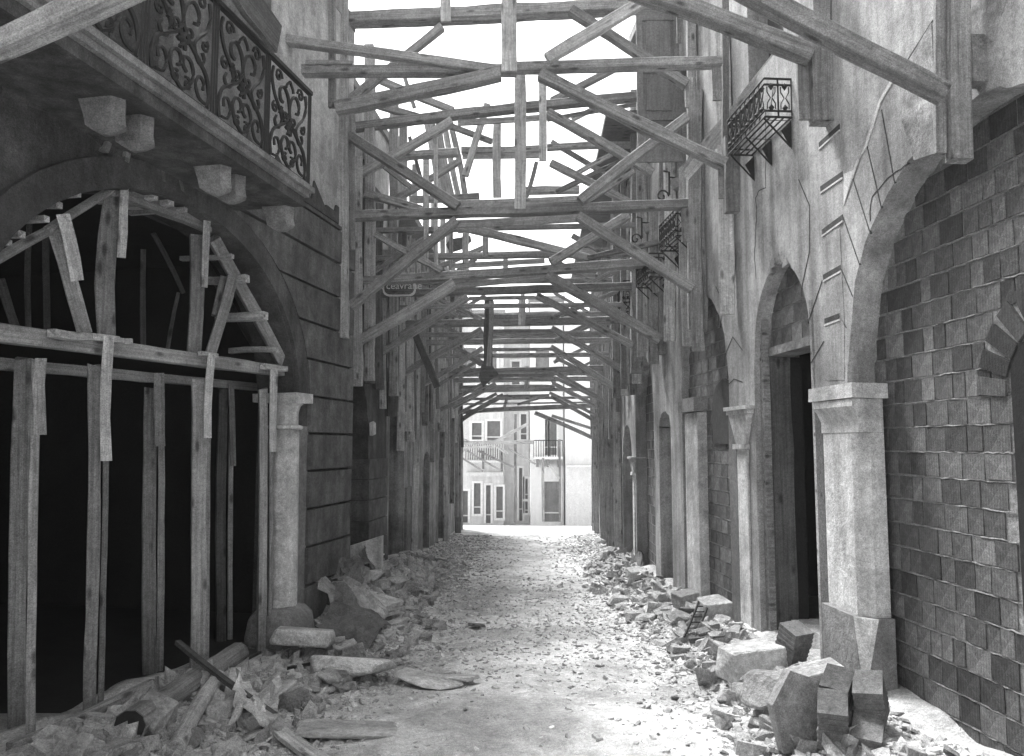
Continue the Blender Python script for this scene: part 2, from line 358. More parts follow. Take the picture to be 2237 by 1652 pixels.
# balcony (a part of the house) with slab mouldings, corbels, iron railing
ZB = C + 2.42; yB0, yB1 = 1.6, 7.3; PB = .8
bal = MB(); bal.fbox(FL1, yB0, yB1, ZB - .05, ZB, -.02, PB + .03); bal.fbox(FL1, yB0, yB1 - .03, ZB - .1, ZB - .052, -.02, PB - .01); BALC = bal.build('balcony', M['stone_d'], BL)
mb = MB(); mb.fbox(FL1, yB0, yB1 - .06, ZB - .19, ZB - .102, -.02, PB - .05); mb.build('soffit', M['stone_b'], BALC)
for yc in (2.4, 2.62, *[FL1.on(a, b, .6)[0] for a, b in ((259, 231), (322, 262), (493, 360), (525, 382), (632, 440))]):
    mb = MB()
    def ringc(z, h, n0, n1): return [FL1.P(yc - h, ZB + z, n0), FL1.P(yc - h, ZB + z, n1), FL1.P(yc, ZB + z, n1 + h * .7), FL1.P(yc + h, ZB + z, n1), FL1.P(yc + h, ZB + z, n0)]
    lv = [(-.191, .075, .36, .60), (-.30, .07, .40, .60), (-.37, .075, .42, .61), (-.40, .05, .46, .57), (-.42, .02, .5, .54)]
    vs = [p for l in lv for p in ringc(*l)]
    mb.add(vs, [(0, 1, 2, 3, 4), (24, 23, 22, 21, 20)] + [(a * 5 + q, (a + 1) * 5 + q, (a + 1) * 5 + (q + 1) % 5, a * 5 + (q + 1) % 5) for a in range(4) for q in range(5)])
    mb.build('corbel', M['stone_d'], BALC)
def spiral(cy, cz, r0, turns, a0, sgn=1, k=14, n=PB - .03):
    return [(cy + sgn * r0 * (1 - .8 * i / k) * math.cos(a0 + turns * 2 * math.pi * i / k), cz + r0 * (1 - .8 * i / k) * math.sin(a0 + turns * 2 * math.pi * i / k)) for i in range(k + 1)]
RH = .93
def scroll_panel(mb, y0, wdt):
    nn = PB - .03
    def T(pts, r=.0085):
        if len(pts) > 3 and len(pts) < 13:
            q = [pts[0]] + list(pts) + [pts[-1]]; o_ = []
            for i in range(1, len(q) - 2):
                for t in (0, .33, .67):
                    o_.append(tuple(.5 * (2 * q[i][c] + (q[i + 1][c] - q[i - 1][c]) * t + (2 * q[i - 1][c] - 5 * q[i][c] + 4 * q[i + 1][c] - q[i + 2][c]) * t * t + (3 * q[i][c] - q[i - 1][c] - 3 * q[i + 1][c] + q[i + 2][c]) * t ** 3) for c in (0, 1)))
            pts = o_ + [pts[-1]]
        mb.tube([FL1.P(y0 + a * wdt, ZB + .04 + b * (RH - .1), nn) for a, b in pts], r * 1.45, 4)
    def S(c, r, a0, tr, sg): T([(c[0] + sg * r * (1 - .75 * i / 13) * math.cos(a0 + tr * 2 * math.pi * i / 13) , c[1] + r * (1 - .75 * i / 13) * math.sin(a0 + tr * 2 * math.pi * i / 13) * wdt / .8) for i in range(14)])
    # long S bows
    for sg, ox in ((1, 0), (-1, 1)):
        X = lambda q: ox + sg * q
        T([(X(.04), .02), (X(.02), .15), (X(.08), .3), (X(.24), .4), (X(.42), .5), (X(.5), .62), (X(.46), .78), (X(.34), .86), (X(.24), .8), (X(.25), .7), (X(.32), .68)], .011)
        T([(X(.06), .98), (X(.03), .85), (X(.1), .7), (X(.22), .6), (X(.3), .5), (X(.26), .4), (X(.18), .36), (X(.12), .42), (X(.16), .48)], .010)
        T([(X(.5), .02), (X(.36), .1), (X(.3), .22), (X(.36), .32), (X(.46), .32), (X(.48), .24), (X(.42), .2)], .010)
        T([(X(.08), .04), (X(.2), .06), (X(.26), .16), (X(.2), .25), (X(.12), .22), (X(.13), .15)], .009)
        T([(X(.5), .98), (X(.42), .92), (X(.4), .88)], .009)
        S((X(.2), .93), .09, 0, 1.2, sg); S((X(.12), .56), .07, 2, 1.2, sg); S((X(.38), .55), .08, 4, 1.3, sg); S((X(.4), .1), .07, 1, 1.2, sg)
    for a in range(6):    # rosette
        an = a * math.pi / 3; T([(.5, .45), (.5 + .05 * math.cos(an + .3), .45 + .05 * math.sin(an + .3)), (.5 + .085 * math.cos(an), .45 + .085 * math.sin(an))], .012)
        T([(.27, .08 + .5), (.27 + .04 * math.cos(an), .58 + .045 * math.sin(an))], .012)
yy = yB1 - .03
rail = MB(); rail.fbox(FL1, yB0, yB1 - .01, ZB + RH - .02, ZB + RH + .015, PB - .055, PB - .005); rail.fbox(FL1, yB0, yB1 - .01, ZB + .03, ZB + .045, PB - .04, PB - .02)
rail.build('railing', M['iron'], BALC)
pw = .78
while yy - pw > yB0:
    mb = MB(); scroll_panel(mb, yy - pw + .05, pw - .1); mb.build('scroll_panel', M['iron'], BALC)
    mb = MB()
    for d in (-.02, .02, .0): mb.tube([FL1.P(yy - pw + d * 1.6, ZB + .02, PB - .03), FL1.P(yy - pw + d * 1.6, ZB + RH, PB - .03)], .010)
    mb.build('baluster', M['iron'], BALC)
    yy -= pw
mb = MB()
for d in (-.03, 0): mb.tube([FL1.P(yB1 + d - .01, ZB, PB - .03), FL1.P(yB1 + d - .01, ZB + RH, PB - .03)], .012)
mb.build('end_railing', M['iron'], BALC)
# plaster scar on the spandrel (broken pieces round the keystone)
mb = MB(); yk, zk = FL1.on(300, 330); y2, z2 = FL1.on(300, 395)
mb2 = MB()
for dy in (-.42, -.2, .25, .5):
    prism(mb2, FL1, [(yk + dy, zk - .16), (yk + dy + .05, zk - .16), (yk + dy * .6 + .05, zk + .28), (yk + dy * .6, zk + .28)], 0, .05)
mb2.build('keystone_scroll', M['stone_d'], BL)
for (a, b, c, d, wd) in ((190, 265, 300, 385, .10), (0, 170, 180, 255, .12)):
    q0 = FL1.on(a, b); q1 = FL1.on(c, d); mb = MB()
    prism(mb, FL1, [(q0[0], q0[1] - wd), (q1[0], q1[1] - wd * .5), (q1[0], q1[1] + wd * .5), (q0[0], q0[1] + wd)], 0, .02); mb.build('render_patch', M['plaster_l'], BL)

# ================================================================== LEFT SECOND + THIRD BUILDINGS
B2 = empty('rusticated_house', FL2.P(12.5, -.4), 'dark house with rounded block pier beyond the corner on the left', 'building')
op2 = dict(y0=10.6, y1=13.0, zs=C + .25, rise=1.0)
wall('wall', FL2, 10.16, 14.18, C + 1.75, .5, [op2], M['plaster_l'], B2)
w2 = [dict(y0=11.2, y1=12.0, zs=C + 4.5, zb=C + 2.2, shape='flat'), dict(y0=13.1, y1=13.7, zs=C + 4.5, zb=C + 2.2, shape='flat')]
wall('upper_wall', FL2, 10.16, 14.18, C + 5.6, .48, w2, M['plaster_lup'], B2, zbase=C + 1.753, n=-.01)
mb = MB(); mb.fbox(FL2, 10.16, 14.18, C + 5.6, C + 5.75, -5, .05); mb.build('roof', M['tile'], B2)
for o in w2:
    mb = MB(); mb.fbox(FL2, o['y0'] + .01, o['y1'] - .01, o['zb'], o['zs'], -.26, -.2); mb.build('shutter', M['wood_dark'], B2)
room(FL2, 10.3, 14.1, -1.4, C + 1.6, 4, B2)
for k in range(8):
    z0 = -1.05 + .345 * k
    mb = MB(); prism(mb, FL2, [(12.96 + random.uniform(-.012, .012), z0), (12.96 + random.uniform(-.012, .012), z0 + .328), (14.17, z0 + .328), (14.17, z0)][::-1], -.52, .04); mb.build('stone_block', M['rust_block'], B2)
mb = MB(); mb.fbox(FL2, 12.92, 13.1, C + .15, C + .36, .04, .1, .02); mb.build('broken_capital', M['stone'], B2)
B3 = empty('shored_row_house', FL3.P(20, -.6), 'long pale house behind dense shoring posts on the left far side', 'building')
o3 = [dict(y0=14.5, y1=16.0, zs=C + .95, shape='flat'), dict(y0=18.4, y1=19.35, zs=C - .5, rise=.32), dict(y0=20.9, y1=22.0, zs=C - .5, rise=.32)]
w3 = [dict(y0=a, y1=a + .9, zs=C + 3.6, zb=C + 1.7, shape='flat') for a in (15, 17.4, 19.8, 22.2, 24.2)]
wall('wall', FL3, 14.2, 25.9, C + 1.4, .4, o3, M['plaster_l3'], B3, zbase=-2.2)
wall('upper_wall', FL3, 14.2, 25.9, C + 4.3, .38, w3, M['plaster_lup'], B3, zbase=C + 1.402, n=-.01)
mb = MB(); mb.fbox(FL3, 14.2, 25.9, C + 4.3, C + 4.45, -5, .4); mb.build('roof', M['tile'], B3)
mb = MB(); mb.fbox(FL3, 25.8, 25.9, -2, C + 4.3, -3.5, -.41); mb.build('end_wall', M['plaster_l3'], B3)
for o in w3:
    mb = MB(); mb.fbox(FL3, o['y0'] + .01, o['y1'] - .01, o['zb'], o['zs'], -.2, -.14); mb.build('shutter', M['wood_shut'], B3)
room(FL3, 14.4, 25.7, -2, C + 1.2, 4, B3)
for a, b in ((16.05, 16.7), (22.05, 22.4)):
    mb = MB(); mb.fbox(FL3, a, b, -1, C - .9 if a < 20 else C + .3, 0, .05); mb.build('stone_pilaster', M['stone_d'], B3)
# ================================================================== RIGHT BUILDINGS
BR = empty('arcade_house', FR1.P(8, -.1), 'smooth rendered house on the right with tall arcade bricked up', 'building')
opR1 = dict(y0=3.34, y1=6.46, zs=C + .58, rise=1.57)
opR2 = dict(y0=7.06, y1=8.42, zs=C + .85, rise=1.02, shape='point')
opR3 = dict(y0=9.19, y1=11.07, zs=C + .75, rise=1.15)
wr = [dict(y0=7.45, y1=8.35, zs=C + 5.6, zb=C + 3.95, shape='flat'), dict(y0=10.4, y1=11.1, zs=C + 5.4, zb=C + 3.7, shape='flat')]
slit = dict(y0=11.65, y1=12.3, zs=C + .25, rise=.25)
wall('wall', FR1, 1.0, 12.49, C + 6.6, .5, [opR1, opR2, opR3, slit] + wr, M['plaster_r'], BR, rag=.02)
for o in wr:
    for k in range(2):
        mb = MB(); h = (o['y1'] - o['y0']) / 2; mb.fbox(FR1, o['y0'] + k * h + .01, o['y0'] + (k + 1) * h - .01, o['zb'], o['zs'], -.28, -.23); mb.build('shutter', M['wood_dark'], BR)
mb = MB(); mb.fbox(FR1, 1, 12.49, C + 6.6, C + 6.75, -5, .35); mb.build('roof', M['tile'], BR)
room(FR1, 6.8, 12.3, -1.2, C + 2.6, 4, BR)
def bricks(fc, y0, y1, z0, z1, bh, bwr, n, m, parent, inside, mort='mortar', zm=-1.5):
    mbm = MB(); mbm.fbox(fc, y0 - .1, y1 + .1, zm, z1 + .1, n - .12, n - .008); mbm.build('mortar_bed', M[mort], parent)
    protos = {}
    z = z0; row = 0; cnt = 0
    while z < z1:
        y = y1 - random.uniform(0, .12)
        while y > y0:
            bw_ = random.choice(bwr); yc = y - bw_ / 2; zc = z + bh / 2
            if inside(yc, zc) and inside(yc, z + bh * .9):
                key = (bw_, random.randrange(4))
                if key not in protos:
                    b = MB(); g = .010; a, c = bw_ / 2 - g * .6, bh / 2 - g
                    j = lambda: random.uniform(-.004, .004)
                    P = []
                    for zz in (-c, c):
                        for (yy_, nn_) in ((-a, -.05), (a, -.05), (a, .0), (-a, .0)):
                            P.append(fc.T * (yy_ + j()) + Vector((0, 0, zz + j())) + fc.N * nn_)
                    b.hexa(P); me = bpy.data.meshes.new('brick'); me.from_pydata(b.v, [], b.f); me.materials.append(m); protos[key] = me
                link('brick', protos[key], None, parent, Matrix.Translation(fc.P(yc, zc, n + random.uniform(-.002, .005)))); cnt += 1
            y -= bw_
        z += bh; row += 1
    mr_ = MB(); z = z0 + bh
    while z < z1:
        seg = []; y = y0
        while y < y1:
            if inside(y, z) and inside(y + .05, z): seg.append((fc.P(y, z + random.uniform(-.005, .005), n + .0), random.choice((.001, .002, .004, .007))))
            elif len(seg) > 1: mr_.tube([q[0] for q in seg], [q[1] for q in seg], 4); seg = []
            else: seg = []
            y += .045
        if len(seg) > 1: mr_.tube([q[0] for q in seg], [q[1] for q in seg], 4)
        z += bh
    if mr_.v: tag(mr_.build('mortar_ridge', M[mort], parent), kind='stuff')
    return cnt
def inarch(o, pad=.03):
    def f(y, z):
        c = (o['y0'] + o['y1']) / 2; h = (o['y1'] - o['y0']) / 2 + pad
        if abs(y - c) > h: return False
        return z < o['zs'] + (o['rise'] + pad) * math.sqrt(max(0, 1 - ((y - c) / h) ** 2)) 
    return f
INF1 = empty('brick_infill', FR1.P(5.8, 0, -.3), 'rough hollow brick wall filling the wide near arch on the right', 'brick wall')
_ia = inarch(opR1)
def in1(y, z):
    if y < 4.9 and z < C + .55: return False
    if y < 5.2 and C + .5 < z < C + .98 and (5.2 - y) > 0 and (z - C - .5) > 0:
        if (z - (C + .55)) < .36 * (1 - (5.2 - y) * .0) and y < 5.12: return False
    return _ia(y, z)
n1 = bricks(FR1, 4.1, 6.47, -.12, C + 2.2, .183, (.13, .2, .23, .25, .16), -.23, M['brick'], INF1, in1)
# the closed opening at the picture's edge: flush black panel painting its shade, plus a soldier course of bricks on end
for i in range(7):
    a = math.radians(8 + i * 14); cy_, cz_ = 4.45, C + .28
    y_, z_ = cy_ + .62 * math.cos(a), cz_ + .62 * math.sin(a)
    mb = MB(); dy, dz = math.cos(a), math.sin(a)
    q = [(y_ - dy * .13 - dz * .05, z_ - dz * .13 + dy * .05), (y_ - dy * .13 + dz * .05, z_ - dz * .13 - dy * .05), (y_ + dy * .13 + dz * .062, z_ + dz * .13 - dy * .062), (y_ + dy * .13 - dz * .062, z_ + dz * .13 + dy * .062)]
    prism(mb, FR1, q[::-1], -.26, -.215); mb.build('arch_brick', M['brick'], INF1)
mb = MB(); mb.fbox(FR1, 3.9, 4.89, -.2, C + .62, -.26, -.222)
mb.build('recess_shade_panel', M['black'], INF1)
# near pier: plinth with a pointed chamfer, shaft, capital
def pl(y0, y1, z0, z1, n0, n1, ch): # plinth with chamfered near-street corner that narrows to a point at the foot
    mbp = MB(); top_ = [(y0 + ch, z1, n1), (y1, z1, n1), (y1, z1, n0), (y0, z1, n0), (y0, z1, n1 - ch)]
    bot = [(y0, z0, n1), (y1, z0, n1), (y1, z0, n0), (y0, z0, n0), (y0, z0, n1)]
    vs = [FR1.P(*q) for q in bot] + [FR1.P(*q) for q in top_]
    mbp.add(vs, [(5, 6, 7, 8, 9), (1, 2, 7, 6), (2, 3, 8, 7), (0, 1, 6, 5), (3, 4, 9, 8), (0, 5, 9)]); return mbp
pl(6.2, 6.86, -.05, .60, -.172, .09, .13).build('pier_plinth', M['stone_d'], BR)
mb = MB(); mb.add([FR1.P(6.2 + .13, .602, .092), FR1.P(6.198, .602, -.042), FR1.P(6.198, .0, .092), FR1.P(6.30, .59, .07), FR1.P(6.22, .59, -.01), FR1.P(6.2, .03, .07)], [(0, 1, 2), (5, 4, 3), (0, 3, 4, 1), (1, 4, 5, 2), (2, 5, 3, 0)]); mb.build('chamfer_face', M['stone'], BR)
mb = MB(); ct = [(6.25 + .1, .045), (6.82, .045), (6.82, -.172), (6.25, -.172), (6.25, .045 - .1)]
mb.add([FR1.P(a, z, b) for z in (.602, C + .09) for a, b in ct], [(4, 3, 2, 1, 0), (5, 6, 7, 8, 9)] + [(i, (i + 1) % 5, (i + 1) % 5 + 5, i + 5) for i in range(5)]); mb.build('pier_shaft', M['stone'], BR)
mb = MB(); mb.fbox(FR1, 6.17, 6.92, C + .36, C + .48, -.172, .12, .008); mb.build('capital_slab', M['stone'], BR)
mb = MB(); prc = [(.05, C + .092), (.05, C + .18), (.08, C + .26), (.11, C + .30), (.11, C + .358), (-.172, C + .358), (-.172, C + .092)]
vs = [FR1.P(6.25 - (q if q > 0 else 0) * .5, z, q) for q, z in prc] + [FR1.P(6.82 + (q if q > 0 else 0) * .4, z, q) for q, z in prc]; k = len(prc)
mb.add(vs, [tuple(range(k)), tuple(range(2 * k - 1, k - 1, -1))] + [(i, k + i, k + (i + 1) % k, (i + 1) % k) for i in range(k)]); mb.build('capital', M['stone'], BR)
# kerb ledge in front of the brick infill
LED = MB()
for i in range(16):
    a = 2.6 + i * .22
    LED.fbox(FR1, a, a + .22, -.7, .0 - .015 * a + random.uniform(-.02, .02), -.45, .34 + random.uniform(-.04, .04), .01)
tag(LED.build('kerb_ledge', M['stone_d']), kind='structure')
# rusticated joint lines of the rendered arcade
JM = []
def joint(pts, wd=.009, n=.004, th=.004, nm='mortar_joint', mm='joint'):
    mbj = MB(); q = [FR1.on(*p) for p in pts]
    if nm == 'crack':
        q2 = []
        for a, b in zip(q[:-1], q[1:]):
            k_ = max(2, int(math.hypot(a[0] - b[0], a[1] - b[1]) / .05))
            q2 += [(lerp(a[0], b[0], i / k_) + random.uniform(-.012, .012), lerp(a[1], b[1], i / k_) + random.uniform(-.01, .01)) for i in range(k_)]
        q = q2 + [q[-1]]
    for a, b in zip(q[:-1], q[1:]):
        d = Vector((b[0] - a[0], b[1] - a[1])); l = d.length
        if l < 1e-4: continue
        d /= l; nn = Vector((-d.y, d.x)) * wd / 2
        prism(mbj, FR1, [(a[0] + nn.x, a[1] + nn.y), (b[0] + nn.x, b[1] + nn.y), (b[0] - nn.x, b[1] - nn.y), (a[0] - nn.x, a[1] - nn.y)], -.01, n)
    return mbj.build(nm, M[mm], BR)
for L_ in ([(1751, 632), (1769, 548)], [(1765, 706), (1797, 612)], [(1772, 793), (1800, 746)], [(1842, 474), (1878, 578)], [(1837, 585), (1863, 648)], [(1835, 690), (1849, 716)],
           [(1863, 388), (1902, 511)], [(1891, 304), (1926, 455)], [(1926, 240), (1955, 400)], [(1583, 779), (1601, 736), (1622, 765)], [(1590, 842), (1604, 828), (1622, 835)],
           [(1573, 715), (1581, 671)], [(1564, 626), (1583, 668)], [(1745, 392), (1769, 450), (1769, 548)], [(1690, 190), (1683, 240)], [(1816, 0), (1816, 50)], [(1981, 135), (2038, 45)], [(1981, 250), (2005, 210)]):
    joint(L_)
for L_ in ([(1790, 317), (1835, 276)], [(1793, 413), (1841, 380)], [(1797, 507), (1842, 474)], [(1799, 606), (1838, 584)], [(1802, 702), (1835, 690)]):
    joint(L_, .045, .005, nm='deep_joint_shade'); joint([(a, b + 9) for a, b in L_], .014, .009, nm='joint_lip_highlight', mm='patch')  # proud dark strip paints the slot's shade, pale strip its lit lower lip
joint([(1672, 240), (1673, 330), (1673, 412), (1658, 418), (1651, 434), (1653, 480), (1648, 559), (1652, 610)], .008, .003, nm='crack', mm='joint')
joint([(1901, 482), (1905, 430), (1950, 380), (1985, 357)], .008, .004, nm='crack')
for pg, mm in (([(1945, 178), (1921, 220), (1896, 300), (1865, 372), (1845, 380), (1844, 450), (1858, 400), (1868, 362), (1895, 320), (1926, 222), (1952, 178)], 'patch'),
               ([(1981, 140), (2036, 50), (2041, 160), (2020, 190)], 'plaster_rough'), ([(1981, 170), (2060, 230), (2058, 330), (1998, 350), (1970, 260)], 'plaster_rough'), ([(2124, 0), (2200, 0), (2170, 90), (2124, 100)], 'plaster_rough')):
    mb = MB(); prism(mb, FR1, [FR1.on(*p) for p in pg], -.005, .006); mb.build('render_patch', M[mm], BR)
mb = MB()
for i in range(26):    # pilaster strip between the arches, slightly proud
    pass
prism(mb, FR1, [FR1.on(1808, 830), FR1.on(1845, 830), FR1.on(1845, 700), FR1.on(1835, 500), FR1.on(1805, 500)], -.005, .004); mb.build('pilaster_strip', M['plaster_r'], BR)
mb = MB(); a = FR1.on(2128, 95); b = FR1.on(2158, 150); mb.fbox(FR1, min(a[0], b[0]), max(a[0], b[0]), b[1] - .08, a[1], 0, .09); mb.build('stone_bracket', M['stone_d'], BR)
# hood moulding over the upper near window
mb = MB(); mb.fbox(FR1, 3.6, 4.75, C + 1.98, C + 2.02, -.01, -.005); 
# door arch: tympanum bricks, lintel, dark board lining, door leaves
dr = lambda u, v, n: FR1.on(u, v, n)
def in2(y, z): return z < opR2['zs'] + .95 and z > C + 1.02 and 7.06 < y < 8.44
bricks(FR1, 7.0, 8.42, C + 1.02, C + 1.9, .19, (.24, .3), -.17, M['brick_far'], BR, in2, zm=C + .96)
for o in [x for x in BR.children if x.name.startswith('mortar_bed')]: pass
mb = MB(); mb.fbox(FR1, 7.06, 8.42, C + .93, C + 1.02, -.4, -.12); mb.build('door_lintel', M['stone_d'], BR)
timber('door_jamb', FR1.P(8.39, -.4, -.26), FR1.P(8.39, C + .93, -.26), .24, .07, M['wood_dark'], BR, face=-FR1.T, bend=0)
mb = MB(); mb.fbox(FR1, 8.38, 8.43, -.3, C + .93, -.51, -.385); mb.build('reveal_shade_strip', M['black'], BR)  # black strip paints shade onto the inner reveal
mb = MB(); mb.fbox(FR1, 8.32, 8.41, -.3, C + 1.35, -.13, -.06, .004); mb.build('door_post', M['wood'], BR)
mb = MB(); mb.fbox(FR1, 7.02, 7.1, -.2, C + 1.3, -.12, .0, .004); mb.build('door_post', M['wood_light'], BR)
mb = MB(); mb.fbox(FR1, 6.86, 7.0, -.2, C + .3, -.2, .03, .008); mb.build('door_post', M['wood_dark'], BR)
mb = MB(); mb.fbox(FR1, 7.06, 8.4, -.4, .12, -.6, -.3); mb.build('door_step', M['stone'], BR)
# broken edge round the door arch crown
mb = MB()
for i in range(7):
    t = -.3 + .6 * i / 6; yq = 7.74 + .62 * t; zq = opR2['zs'] + 1.0 * (1 - abs(t) ** 2.0) + .01
    prism(mb, FR1, [(yq - .05, zq - .03), (yq + .05 + random.uniform(0, .03), zq - .04), (yq + .04, zq + random.uniform(.02, .05)), (yq - .03, zq + random.uniform(.02, .06))], -.04, .008)
tag(mb.build('broken_render_edge', M['plaster_rough'], BR), kind='stuff')
# second capital with tapering console, third capital
def capital(y0, y1, zt, fcx, tall, shaft):
    mbq = MB(); mbq.fbox(fcx, y0, y1, zt - .04, zt, -.2, .10, .004); mbq.fbox(fcx, y0 + .02, y1 - .02, zt - .09, zt - .045, -.2, .075)
    k0, k1 = y0 + .05, y1 - .05; c0, c1 = (y0 + y1) / 2 - shaft / 2, (y0 + y1) / 2 + shaft / 2
    vs = [fcx.P(c0, zt - tall, -.2), fcx.P(c1, zt - tall, -.2), fcx.P(c1, zt - tall, .03), fcx.P(c0, zt - tall, .03), fcx.P(k0, zt - .092, -.2), fcx.P(k1, zt - .092, -.2), fcx.P(k1, zt - .092, .06), fcx.P(k0, zt - .092, .06)]
    mbq.hexa(vs); mbq.fbox(fcx, c0 - .03, c1 + .03, zt - tall - .06, zt - tall - .002, -.2, .06); mbq.build('column_capital', M['stone'], BR if fcx is FR1 else BR2)
    ms = MB(); ms.fbox(fcx, c0, c1, -1.0, zt - tall - .062, -.2, .02, .01); ms.build('column_shaft', M['stone'], BR if fcx is FR1 else BR2)
capital(8.44, 9.12, C + .42, FR1, .42, .3)
# infill walls of the second and third arch
bricks(FR1, 9.19, 11.07, -.5, C + 1.95, .17, (.24, .3, .2), -.10, M['brick_far'], BR, inarch(opR3))
mb = MB(); prism(mb, FR1, [(9.2, C + .0), (10.0, C + .0), (10.0, C + .5), (9.85, C + .72), (9.6, C + .8), (9.2, C + .7)], -.13, -.07); mb.build('blocked_window_shade', M['joint'], BR)  # dark panel paints the shade of a niche, without real depth
mb = MB(); mb.fbox(FR1, 8.95, 9.2, -.6, C + .35, -.2, .015, .01); mb.build('pilaster_strip', M['brick_far'], BR)
mb = MB(); mb.fbox(FR1, 10.3, 10.85, -.7, C + .42, -.10, .03, .01); mb.build('pier_shaft', M['stone'], BR)
mb = MB(); mb.fbox(FR1, 10.25, 10.95, C + .43, C + .62, -.10, .09, .01); mb.build('capital_slab', M['stone_d'], BR)
bricks(FR1, 11.6, 12.35, -.6, C + .5, .17, (.24, .3, .2), -.3, M['brick_far'], BR, inarch(slit, .1), mort='black')
BR2 = empty('far_arcade_house', FR2.P(18, -.7), 'stained house of small bricked arches on the far right side', 'building')
q1 = dict(y0=12.75, y1=15.1, zs=C + .45, rise=1.1); q2 = dict(y0=15.7, y1=17.4, zs=C - .35, rise=.75); q3 = dict(y0=18.2, y1=19.9, zs=C - .45, rise=.7); q4 = dict(y0=21, y1=22.2, zs=C - .4, rise=.4)
wfr = [dict(y0=a, y1=a + .8, zs=C + 4.2, zb=C + 2.3, shape='flat') for a in (13.2, 15.6, 18.2, 20.6, 23.0)]
wall('wall', FR2, 12.5, 26, C + 5.4, .45, [q1, q2, q3, q4] + wfr, M['plaster_r'], BR2, zbase=-2.2)
for o in wfr:
    mb = MB(); mb.fbox(FR2, o['y0'] + .01, o['y1'] - .01, o['zb'], o['zs'], -.2, -.15); mb.build('shutter', M['wood_dark'], BR2)
bricks(FR2, 12.75, 15.1, -.7, C + 1.6, .17, (.24, .3, .2), -.2, M['brick_far'], BR2, inarch(q1))
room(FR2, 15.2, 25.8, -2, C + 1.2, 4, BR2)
for o in (q2, q3, q4):
    mb = MB(); mb.fbox(FR2, o['y0'], o['y1'], -1.6, C - .5, -.3, -.26); mb.build('boarded_infill', M['brick_far'], BR2)
capital(15.1, 15.7, C - .25, FR2, .3, .25); capital(17.45, 18.15, C - .4, FR2, .3, .25)
mb = MB(); mb.fbox(FR2, 12.5, 26, C + 5.4, C + 5.5, -4, .75); mb.build('eaves', M['wood_dark'], BR2)
mb = MB(); mb.fbox(FR2, 25.85, 25.99, -2, C + 5.4, -4, -.46); mb.build('end_wall', M['plaster_r'], BR2)

# ================================================================== SHORING FRAMES ACROSS THE STREET
ORD = ['nearest', 'second', 'third', 'fourth', 'fifth', 'sixth', 'seventh', 'eighth', 'ninth', 'tenth', 'eleventh', 'twelfth']
KIND = {'t': ('tie_beam', 'wood', 1.45), 'b': ('brace', 'wood', 1.2), 'p': ('post', 'wood', .8), 'h': ('hanger_board', 'wood_light', .3), 's': ('splice_board', 'wood', .35), 'd': ('brace', 'wood_dark', .9), 'l': ('brace', 'wood_light', .8), 'q': ('board', 'wood_light', .3), 'k': ('brace_board', 'wood', .35)}
def frame(Y, label, items, base_u=760):
    p = atY(base_u, 900, Y); e = empty('street_shoring', (p.x, Y, slope(Y)), label, 'timber frame', 'timber shoring frames spanning the street')
    for i, it in enumerate(items):
        kd, u0, v0, u1, v1, w = it[:6]; dy = it[6] if len(it) > 6 else {'t': 0, 'b': -.11, 'd': -.11, 'l': -.11, 'p': .0, 'h': -.20, 's': -.09, 'q': -.05, 'k': -.16}[kd]
        nm, m, tf = KIND[kd]; y0 = Y + dy; y1 = Y + (it[7] if len(it) > 7 else dy)
        wm = w * Y / F * (1.02 if kd in 'hsqpk' else 1.12); th = max(.025, wm * tf) if tf > .5 else .035
        timber(nm, atY(u0, v0, y0), atY(u1, v1, y1), wm, th, M[m], e, bend=.16 if kd in 'tbd' else .08)
    return e
frame(4.7, 'timber shore at the very top right corner with its thick post on the near pier', [
 ('p', 2096, 352, 2092, -120, 44), ('s', 2054, 336, 2052, -120, 24, .03), ('b', 2062, 206, 1560, -56, 34), ('t', 1200, -130, 2080, -135, 34), ('t', 300, -125, 1200, -130, 34), ('b', 1010, -100, 1560, -90, 30)], 2096)
frame(6.6, 'timber shore whose brace lands above the small iron balcony', [
 ('p', 1797, 270, 1794, -110, 50, .0), ('s', 1757, 262, 1755, 80, 26, .03), ('b', 1771, 122, 1330, -42, 32), ('t', 620, -95, 1800, -100, 32)], 1797)
frame(3.2, 'thick timber brace crossing the top left corner in front of the iron balcony', [
 ('b', -120, 150, 330, -48, 44), ('t', 300, -60, 1300, -75, 36), ('p', -150, 1700, -150, -60, 44)], 0)
frame(8.4, 'rough shoring frame tied to the end of the left balcony, glaring sky above it', [
 ('t', 662, 156, 1128, 154, 19), ('t', 1120, 150, 1575, 137, 19), ('b', 735, 238, 1093, 161, 24), ('b', 610, 86, 1092, 156, 18), ('s', 668, 137, 770, 138, 9),
 ('l', 1195, 130, 1408, 2, 22), ('b', 1180, 163, 1583, 360, 22), ('h', 1114, -30, 1113, 156, 34), ('p', 1600, 465, 1598, 300, 32), ('p', 1584, 360, 1583, -40, 15, .1), ('p', 725, 235, 724, -40, 16, .12), ('s', 1576, 434, 1575, 367, 13), ('s', 1484, 95, 1484, 20, 12), ('s', 1567, 220, 1565, 150, 20), ('s', 1130, 146, 1195, 144, 10, .05)], 700)
